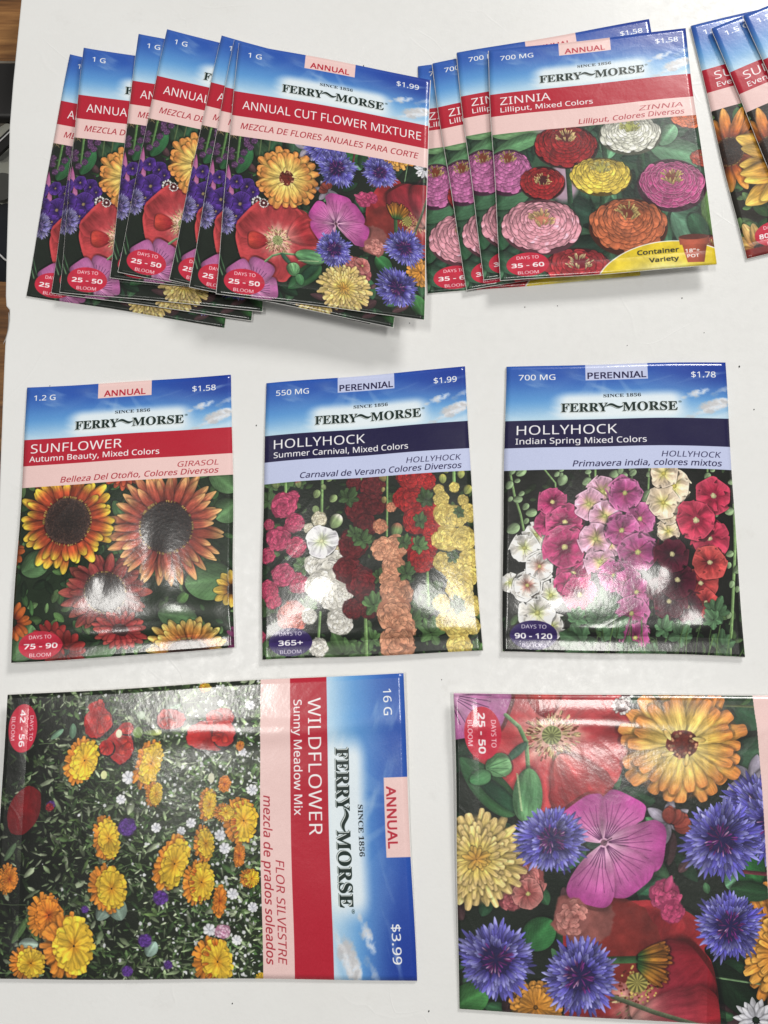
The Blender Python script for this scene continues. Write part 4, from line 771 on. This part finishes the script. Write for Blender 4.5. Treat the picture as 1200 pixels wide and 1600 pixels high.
# ------------------------------------------------------------------ table, board and what lies at its left
TZ = -.018
M_board, M_wood = board_mat(), wood_mat()
M_back = plain_mat('white_paper', (236, 234, 230), .62, 400)
tag(mesh_obj('tabletop', [(-1, -1, TZ), (1, -1, TZ), (1, 1.2, TZ), (-1, 1.2, TZ)], [(0, 1, 2, 3)], M_wood), kind='structure')
edge = [(40, -60), (33, 0), (27, 60), (20, 130), (14.5, 200), (12.6, 300), (9.8, 400), (8.6, 462), (9.5, 478), (14.5, 484), (14.5, 500), (12.5, 515), (8.5, 530), (7.6, 541), (6.2, 570), (3.5, 640), (0.5, 720), (-6, 900), (-14, 1200), (-22, 1700)]
ol = [at(x, y)[:2] for x, y in edge][::-1]
ol = [tuple(p) for p in ol]+[(.45, .50), (.45, -.22), (ol[0][0], -.22)]
ol = [(x, min(y, .5)) for x, y in ol]
bm = bmesh.new(); vs = [bm.verts.new((x, y, 0)) for x, y in ol]; f = bm.faces.new(vs)
if f.normal.z < 0: f.normal_flip()
ex = bmesh.ops.extrude_face_region(bm, geom=[f]); bmesh.ops.translate(bm, vec=(0, 0, TZ), verts=[v for v in ex['geom'] if isinstance(v, bmesh.types.BMVert)])
bmesh.ops.recalc_face_normals(bm, faces=bm.faces)
me = bpy.data.meshes.new('board'); bmesh.ops.bevel(bm, geom=[e for e in bm.edges if all(abs(v.co.z) < 1e-6 for v in e.verts)], offset=.0006, segments=2, affect='EDGES', profile=.6)
bm.to_mesh(me); bm.free(); me.materials.append(M_board)
board = bpy.data.objects.new('white_board', me); sc.collection.objects.link(board); tag(board, 'scuffed white laminated board under all the seed packets, with a chip in its left edge', 'board')
# lifted flake of laminate in the chip
c0 = at(12, 512); vv = []; ff = []
for j in range(11):
    t = j/10; y = c0[1]+(.5-t)*.0145
    for i in range(5):
        u = i/4; vv.append((c0[0]-.0006+.0016*u*math.sin(math.pi*t)**.7-.0009*t, y, -.0004-.0018*(1-u)*math.sin(math.pi*t)))
for j in range(10):
    for i in range(4): a = j*5+i; ff.append((a, a+5, a+6, a+1))
mesh_obj('chipped_edge', vv, ff, plain_mat('grey_core', (200, 198, 196), .7), board)
def box_rounded(name, cx, cy, sx, sy, z0, z1, rad, mat, parent=None, rot=0):
    bm = bmesh.new(); bmesh.ops.create_cube(bm, size=1)
    for v in bm.verts: v.co = Vector((v.co.x*sx, v.co.y*sy, (z0+z1)/2+v.co.z*(z1-z0)))
    bmesh.ops.bevel(bm, geom=bm.edges[:], offset=rad, segments=4, affect='EDGES', profile=.5)
    bmesh.ops.rotate(bm, verts=bm.verts, matrix=Matrix.Rotation(rot, 3, 'Z')); bmesh.ops.translate(bm, vec=(cx, cy, 0), verts=bm.verts)
    me = bpy.data.meshes.new(name); bm.to_mesh(me); bm.free(); me.polygons.foreach_set('use_smooth', [True]*len(me.polygons)); me.materials.append(mat)
    o = bpy.data.objects.new(name, me); sc.collection.objects.link(o)
    if parent: o.parent = parent
    return o
M_blk = plain_mat('black_plastic', (14, 11, 10), .5); M_gry = plain_mat('grey_plastic', (112, 106, 96), .45); M_navy = plain_mat('navy_cloth', (26, 30, 36), .9, 900)
M_clear = plain_mat('clear_plastic', (150, 150, 140), .2); M_cord = plain_mat('white_cord', (210, 210, 210), .6); M_ink = plain_mat('dark_print', (70, 70, 66), .4)
case = bpy.data.objects.new('black_case', None); sc.collection.objects.link(case); tag(case, 'black plastic case with a grey rounded rim beside the top of the white board', 'case')
a = at(14, 90, -.010); b = at(14, 184, -.010); x0 = a[0]+.010; cy = (a[1]+b[1])/2; hh = a[1]-b[1]
box_rounded('rim', x0-.024, cy+.0005, .054, hh+.002, TZ, TZ+.006, .0028, M_gry, case); box_rounded('body', x0-.0225, cy-.0012, .050, hh-.002, TZ+.0005, TZ+.0085, .0022, M_blk, case)
bag = bpy.data.objects.new('plastic_bag', None); sc.collection.objects.link(bag); tag(bag, 'clear plastic bag with grey printed circle beside the left edge of the white board', 'bag')
p1 = at(8, 206, TZ); p2 = at(8, 330, TZ); N = 16; vv = []; ff = []; rr = random.Random(5)
for j in range(N+1):
    for i in range(9):
        x = p1[0]-.045+.055*i/8; y = p1[1]+(p2[1]-p1[1])*j/N; vv.append((x, y+.002*math.sin(i*1.3), TZ+.003+.002*math.sin(i*1.9+j*.8)+.0012*rr.random()))
for j in range(N):
    for i in range(8): q = j*9+i; ff.append((q, q+9, q+10, q+1))
mesh_obj('film', vv, ff, M_clear, bag)
c1 = at(3, 293, TZ+.007); vv = [(c1[0], c1[1], TZ+.0078)]+[(c1[0]+.0068*math.cos(t*math.pi/12), c1[1]+.0068*math.sin(t*math.pi/12), TZ+.0078) for t in range(24)]
mesh_obj('printed_circle', vv, [(0, 1+k, 1+(k+1) % 24) for k in range(24)], M_ink, bag)
cl = bpy.data.objects.new('folded_cloth', None); sc.collection.objects.link(cl); tag(cl, 'dark navy folded cloth with a white cord below the plastic bag, left of the board', 'cloth')
p1 = at(6, 318, TZ); p2 = at(6, 424, TZ); vv = []; ff = []
for j in range(13):
    for i in range(9):
        t = j/12; vv.append((p1[0]-.045+.056*i/8, p1[1]+(p2[1]-p1[1])*t-.006*(i/8)*t, TZ+.0005+.0085*math.sin(math.pi*t)**.5+.0008*math.sin(i*1.7+j)))
for j in range(12):
    for i in range(8): q = j*9+i; ff.append((q, q+9, q+10, q+1))
mesh_obj('cloth', vv, ff, M_navy, cl)
def tube(name, pts, r, mat, parent=None, n=8):
    vv = []; ff = []; P = [Vector(p) for p in pts]
    for k, p in enumerate(P):
        d = (P[min(k+1, len(P)-1)]-P[max(k-1, 0)]).normalized(); s_ = d.cross(Vector((0, 0, 1))).normalized(); u_ = s_.cross(d)
        for i in range(n): a = 2*math.pi*i/n; vv.append(tuple(p+s_*math.cos(a)*r+u_*math.sin(a)*r))
    for k in range(len(P)-1):
        for i in range(n): q = k*n; ff.append((q+i, q+(i+1) % n, q+n+(i+1) % n, q+n+i))
    return mesh_obj(name, vv, ff, mat, parent)
tube('cord', [at(x, y, TZ+.0098) for x, y in ((-20, 382), (-6, 393), (2, 400), (7, 405), (14, 409))], .0004, M_cord, cl)
st = bpy.data.objects.new('black_strap', None); sc.collection.objects.link(st); tag(st, 'black strap with a thin white edge crossing beside the board above the clear bag', 'strap')
A0, A1 = at(-14, 240, TZ+.010), at(22, 206, TZ+.010); d = A1-A0; d = d/np.linalg.norm(d); nn = np.array([-d[1], d[0], 0]); vv = []
for z in (0, .0015):
    for e_, q in ((A0, -1), (A1, -1), (A1, 1), (A0, 1)): vv.append(e_+nn*q*.0028+np.array([0, 0, z-.0015]))
mesh_obj('band', vv, [(3, 2, 1, 0), (4, 5, 6, 7), (0, 1, 5, 4), (1, 2, 6, 5), (2, 3, 7, 6), (3, 0, 4, 7)], M_blk, st, smooth=False)
tube('white_edge', [A0+nn*.0012+np.array([0, 0, .0003]), A1+nn*.0012+np.array([0, 0, .0003])], .00028, M_cord, st)
# a few crumbs on the board
vv = []; ff = []
for x, y, r in ((1155, 573, .0004), (1065.5, 466, .0003), (400.5, 665, .0003), (820, 480, .00025), (871, 478, .00022), (568, 103, .0003), (1178, 640, .00028), (78, 603, .0002), (980, 540, .0002), (1100, 520, .0002), (640, 505, .0002), (690, 1062, .0002), (670, 1580, .0003), (363, 1568, .00025)):
    c = at(x, y); k = len(vv); vv += [(c[0]-r, c[1], .0001), (c[0], c[1]-r*1.3, .0001), (c[0]+r, c[1]+r*.3, .0001), (c[0]+.2*r, c[1]+r*1.4, .0001), (c[0], c[1], r*.9)]
    ff += [(k, k+1, k+4), (k+1, k+2, k+4), (k+2, k+3, k+4), (k+3, k, k+4)]
tag(mesh_obj('crumbs', vv, ff, plain_mat('dark_crumb', (30, 28, 26), .8), smooth=False), 'tiny dark specks of grit scattered over the white board', 'grit', kind='stuff')

# ------------------------------------------------------------------ seed packets
ARTS = {k: f() for k, f in DESIGNS.items()}
PM = {k: print_mat(k, a) for k, a in ARTS.items()}
FOLD = .945
def packet(key, quad, z, label, bulge=.0016, t0=.0006, bumps=(), bow=0., group=None, ny=64, nx=44, seed=0, crease=.0005, seeds=.0003, lift=(0, 0, 0, 0), w3d=None, belly=1.):
    """quad: photograph pixels of the packet's corners (TL TR BR BL); z: height its underside lies at"""
    rs = np.random.RandomState(seed+7); W4 = [at(px, py, z+t0)[:2] for px, py in quad] if w3d is None else [np.array(p) for p in w3d]
    cen = sum(W4)/4; ax = (W4[1]-W4[0]+W4[2]-W4[3]); ang = math.atan2(ax[1], ax[0]); ca, sa = math.cos(ang), math.sin(ang)
    loc = [np.array([(p-cen)[0]*ca+(p-cen)[1]*sa, -(p-cen)[0]*sa+(p-cen)[1]*ca]) for p in W4]
    ph = rs.rand(40)*6.28
    def P(u, v, dz=0.):
        q = loc[0]*(1-u)*(1-v)+loc[1]*u*(1-v)+loc[2]*u*v+loc[3]*(1-u)*v
        su_ = max(0, math.sin(math.pi*u)); sv_ = max(0, math.sin(math.pi*min(v/.95, 1)**belly)); h = t0+bulge*(1-(1-su_)**1.6)*(1-(1-sv_)**2.0)
        h += seeds*math.sin(math.pi*u)*math.sin(math.pi*v)*(math.sin(u*7+ph[0])*math.sin(v*9+ph[1])+.6*math.sin(u*13+v*6+ph[2]))
        for bu, bv, su, sv, amp in bumps: h += amp*math.exp(-((u-bu-.012*math.sin(v*11+ph[3]))/su)**2-((v-bv-.006*math.sin(u*14+ph[4]))/sv)**2)*min(1, u*12, (1-u)*12)
        h -= crease*math.exp(-((v-FOLD)/.008)**2)*min(1, u*20, (1-u)*20)
        h += (lift[0]*(1-u)*(1-v)+lift[1]*u*(1-v)+lift[2]*u*v+lift[3]*(1-u)*v)
        h += bow*(4*(u-.5)**2-0)*1.0
        wx = .00028*(math.sin(v*5.3+ph[5])+.5*math.sin(v*11+ph[6])); wy = .00025*(math.sin(u*4.7+ph[7])+.5*math.sin(u*9+ph[8]))
        return (q[0]+wx, q[1]+wy, max(h, t0*.6)+dz)
    root = bpy.data.objects.new('seed_packet', None); sc.collection.objects.link(root); root.location = (cen[0], cen[1], z); root.rotation_euler = (0, 0, ang)
    tag(root, label, 'seed packet', group)
    def panel(name, v0, v1, n, endrim):
        vs_ = np.linspace(v0, v1, n+1); us = np.linspace(0, 1, nx+1); V = []; UV = []; F = []
        e = .0022
        U2 = [None]+list(us)+[None]; rows = ([None] if v0 == 0 else [])+list(vs_)+([None] if endrim else [])
        for vv_ in rows:
            for uu in U2:
                vq = (0. if not V or len(V) < len(U2) and v0 == 0 else v1) if vv_ is None else vv_
                uq = (0. if len(V) % len(U2) == 0 else 1.) if uu is None else uu
                p = P(uq, vq)
                if uu is None or vv_ is None:
                    p = (p[0]+(0 if uu is not None else (-.00008 if uq == 0 else .00008)), p[1]+(0 if vv_ is not None else (.00008 if vq == 0 else -.00008)), p[2]-t0*.85)
                V.append(p); UV.append((uq, 1-vq))
        m_ = len(U2)
        for j in range(len(rows)-1):
            for i in range(m_-1): a_ = j*m_+i; F.append((a_, a_+m_, a_+m_+1, a_+1))
        return mesh_obj(name, V, F, PM[key], root, UV)
    panel('front_panel', 0., FOLD, ny, False); panel('bottom_fold', FOLD, 1., 6, True)
    V = []; F = []; nb = 10                                             # back of white paper, a hair wider than the front
    for j in range(nb+1):
        for i in range(nb+1):
            u, v = i/nb, j/nb; q = P(u, v); b_ = .00032
            V.append((q[0]+(-b_ if i == 0 else b_ if i == nb else 0), q[1]+(b_ if j == 0 else -b_ if j == nb else 0), .00006+(lift[0]*(1-u)*(1-v)+lift[1]*u*(1-v)+lift[2]*u*v+lift[3]*(1-u)*v)+bow*4*(u-.5)**2))
    for j in range(nb):
        for i in range(nb): a_ = j*(nb+1)+i; F.append((a_, a_+nb+1, a_+nb+2, a_+1))
    mesh_obj('back_panel', V, F, M_back, root)
    root['_c'] = 1; del root['_c']
    return root, W4
def copy_packet(src, W4, tl, bl, z, label, group, t0=.0006):
    """the same packet again, its left edge through two photograph pixels"""
    root = src.copy(); sc.collection.objects.link(root)
    for ch in list(src.children): c = ch.copy(); sc.collection.objects.link(c); c.parent = root
    a0, b0 = np.array(W4[0]), np.array(W4[3]); a1, b1 = at(*tl, z+t0)[:2], at(*bl, z+t0)[:2]
    d0, d1 = b0-a0, b1-a1; th = math.atan2(d1[1], d1[0])-math.atan2(d0[1], d0[0]); c, s = math.cos(th), math.sin(th); m0, m1 = (a0+b0)/2, (a1+b1)/2
    q = np.array(src.location)[:2]-m0; root.location = (m1[0]+c*q[0]-s*q[1], m1[1]+s*q[0]+c*q[1], z); root.rotation_euler = (0, 0, src.rotation_euler[2]+th)
    tag(root, label, 'seed packet', group); return root
# middle row
packet('sun', QUAD['sun'], 0, 'autumn beauty sunflower seed packet, leftmost of the middle row, glare over its lower half', .0024, bumps=((.45, .925, .22, .010, .0005), (.38, .72, .10, .07, .0012), (.20, .82, .16, .08, .0012), (.80, .86, .2, .05, .0010), (.62, .70, .06, .14, -.0006)), seed=1, belly=1.7, lift=(0, 0, .0012, .0022))
packet('holA', QUAD['holA'], 0, 'summer carnival hollyhock packet with red, yellow and peach double blooms, middle of the middle row', .0024, bumps=((.6, .93, .3, .012, .0004), (.35, .75, .18, .10, .0010), (.68, .80, .12, .12, .0009), (.52, .70, .08, .05, -.0006)), seed=2, belly=1.7, lift=(0, .0005, .0008, .0012))
packet('holB', QUAD['holB'], 0, 'indian spring hollyhock packet with pink and white single blooms, right of the middle row', .0024, bumps=((.45, .925, .16, .010, .0006), (.82, .91, .10, .012, .0004), (.70, .72, .09, .07, .0014), (.80, .66, .14, .05, -.0008), (.15, .86, .12, .06, .0010), (.85, .88, .08, .05, .0011)), seed=3, belly=1.7, lift=(.0004, 0, .0010, .0010))
# large packets
packet('wild', QUAD['wild'], 0, 'large wildflower meadow mix packet turned on its side, bottom left of the board', .0013, bumps=((.17, .30, .035, .4, .0007), (.95, .93, .08, .07, .0010)), seed=4, nx=56, crease=.0002, lift=(.0034, .0002, .0004, .0036))
packet('big', QUAD['big'], 0, 'large cut flower packet turned on its side, cropped by the lower right of the photo', .0013, bumps=((.10, .6, .035, .45, .0009), (.15, .2, .05, .06, .0006)), seed=5, nx=56, crease=.0002, lift=(.0034, .0002, .0002, .0034))
# fanned pile of cut flower packets
GC = 'annual cut flower packets in a fanned pile'
ZS = .0016; F_ = [z_*ZS for z_ in range(8)]
kw = dict(bulge=.0007, t0=.0006, seeds=.0001, crease=.0002)
front, W4 = packet('cut', QUAD['cut'], F_[7], 'whole cut flower packet lying on top of the fanned pile, its full front showing', bumps=(), group=GC, seed=6, **kw)
for tl, bl, k, lb in (((110, 82), (40, 462), 0, 'leftmost and lowest cut flower packet of the fanned pile, only its left strip showing'),
                      ((138, 74), (79, 458), 1, 'cut flower packet almost hidden between the two leftmost ones of the fanned pile'),
                      ((131.5, 69), (92, 459), 2, 'low left cut flower packet of the fanned pile whose 25 - 50 badge is whole'),
                      ((217, 51), (171, 432), 3, 'cut flower packet showing as a sliver left of the highest reaching one in the pile'),
                      ((262, 42), (183, 425), 4, 'cut flower packet that reaches highest in the pile, its 25 - 50 badge whole'),
                      ((346, 58), (265, 430), 5, 'third cut flower packet from the right in the fanned pile, a narrow strip showing'),
                      ((366, 64), (296, 442), 6, 'cut flower packet directly under the whole top one of the fanned pile')):
    copy_packet(front, W4, tl, bl, F_[k], lb, GC)
# fanned pile of zinnia packets
GZ = 'zinnia packets in a fanned pile'
zf, Z4 = packet('zin', QUAD['zin'], 3*ZS+.001, 'whole zinnia packet lying on top of its fanned pile, pot flash at its corner', group=GZ, seed=8, **kw)
for tl, bl, k, lb in (((653, 104), (668, 459), 0, 'leftmost and lowest zinnia packet of its fanned pile, touching the cut flower packets'),
                      ((676, 101), (729, 452), 1, 'second zinnia packet from the left in its fanned pile'),
                      ((714, 84), (756, 436), 2, 'zinnia packet under the whole one, its annual tag peeking out')):
    copy_packet(zf, Z4, tl, bl, k*ZS, lb, GZ)
# sunflower pile at the right edge
GE = 'evening sun sunflower packets at the right edge'
kw2 = dict(kw); kw2['bulge'] = .0012
e1, E4 = packet('eve', QUAD['eve'], .0005, 'lowest evening sun sunflower packet, leftmost of three cut off by the right edge', group=GE, seed=9, **kw2)
for tl, bl, k, lb in (((1112.6, 45), (1262, 400), 1, 'middle one of the three evening sun sunflower packets at the right edge'),
                      ((1162, 25), (1322, 380), 2, 'topmost evening sun sunflower packet in the upper right corner of the photo')):
    copy_packet(e1, E4, tl, bl, k*.0022+.0005, lb, GE)
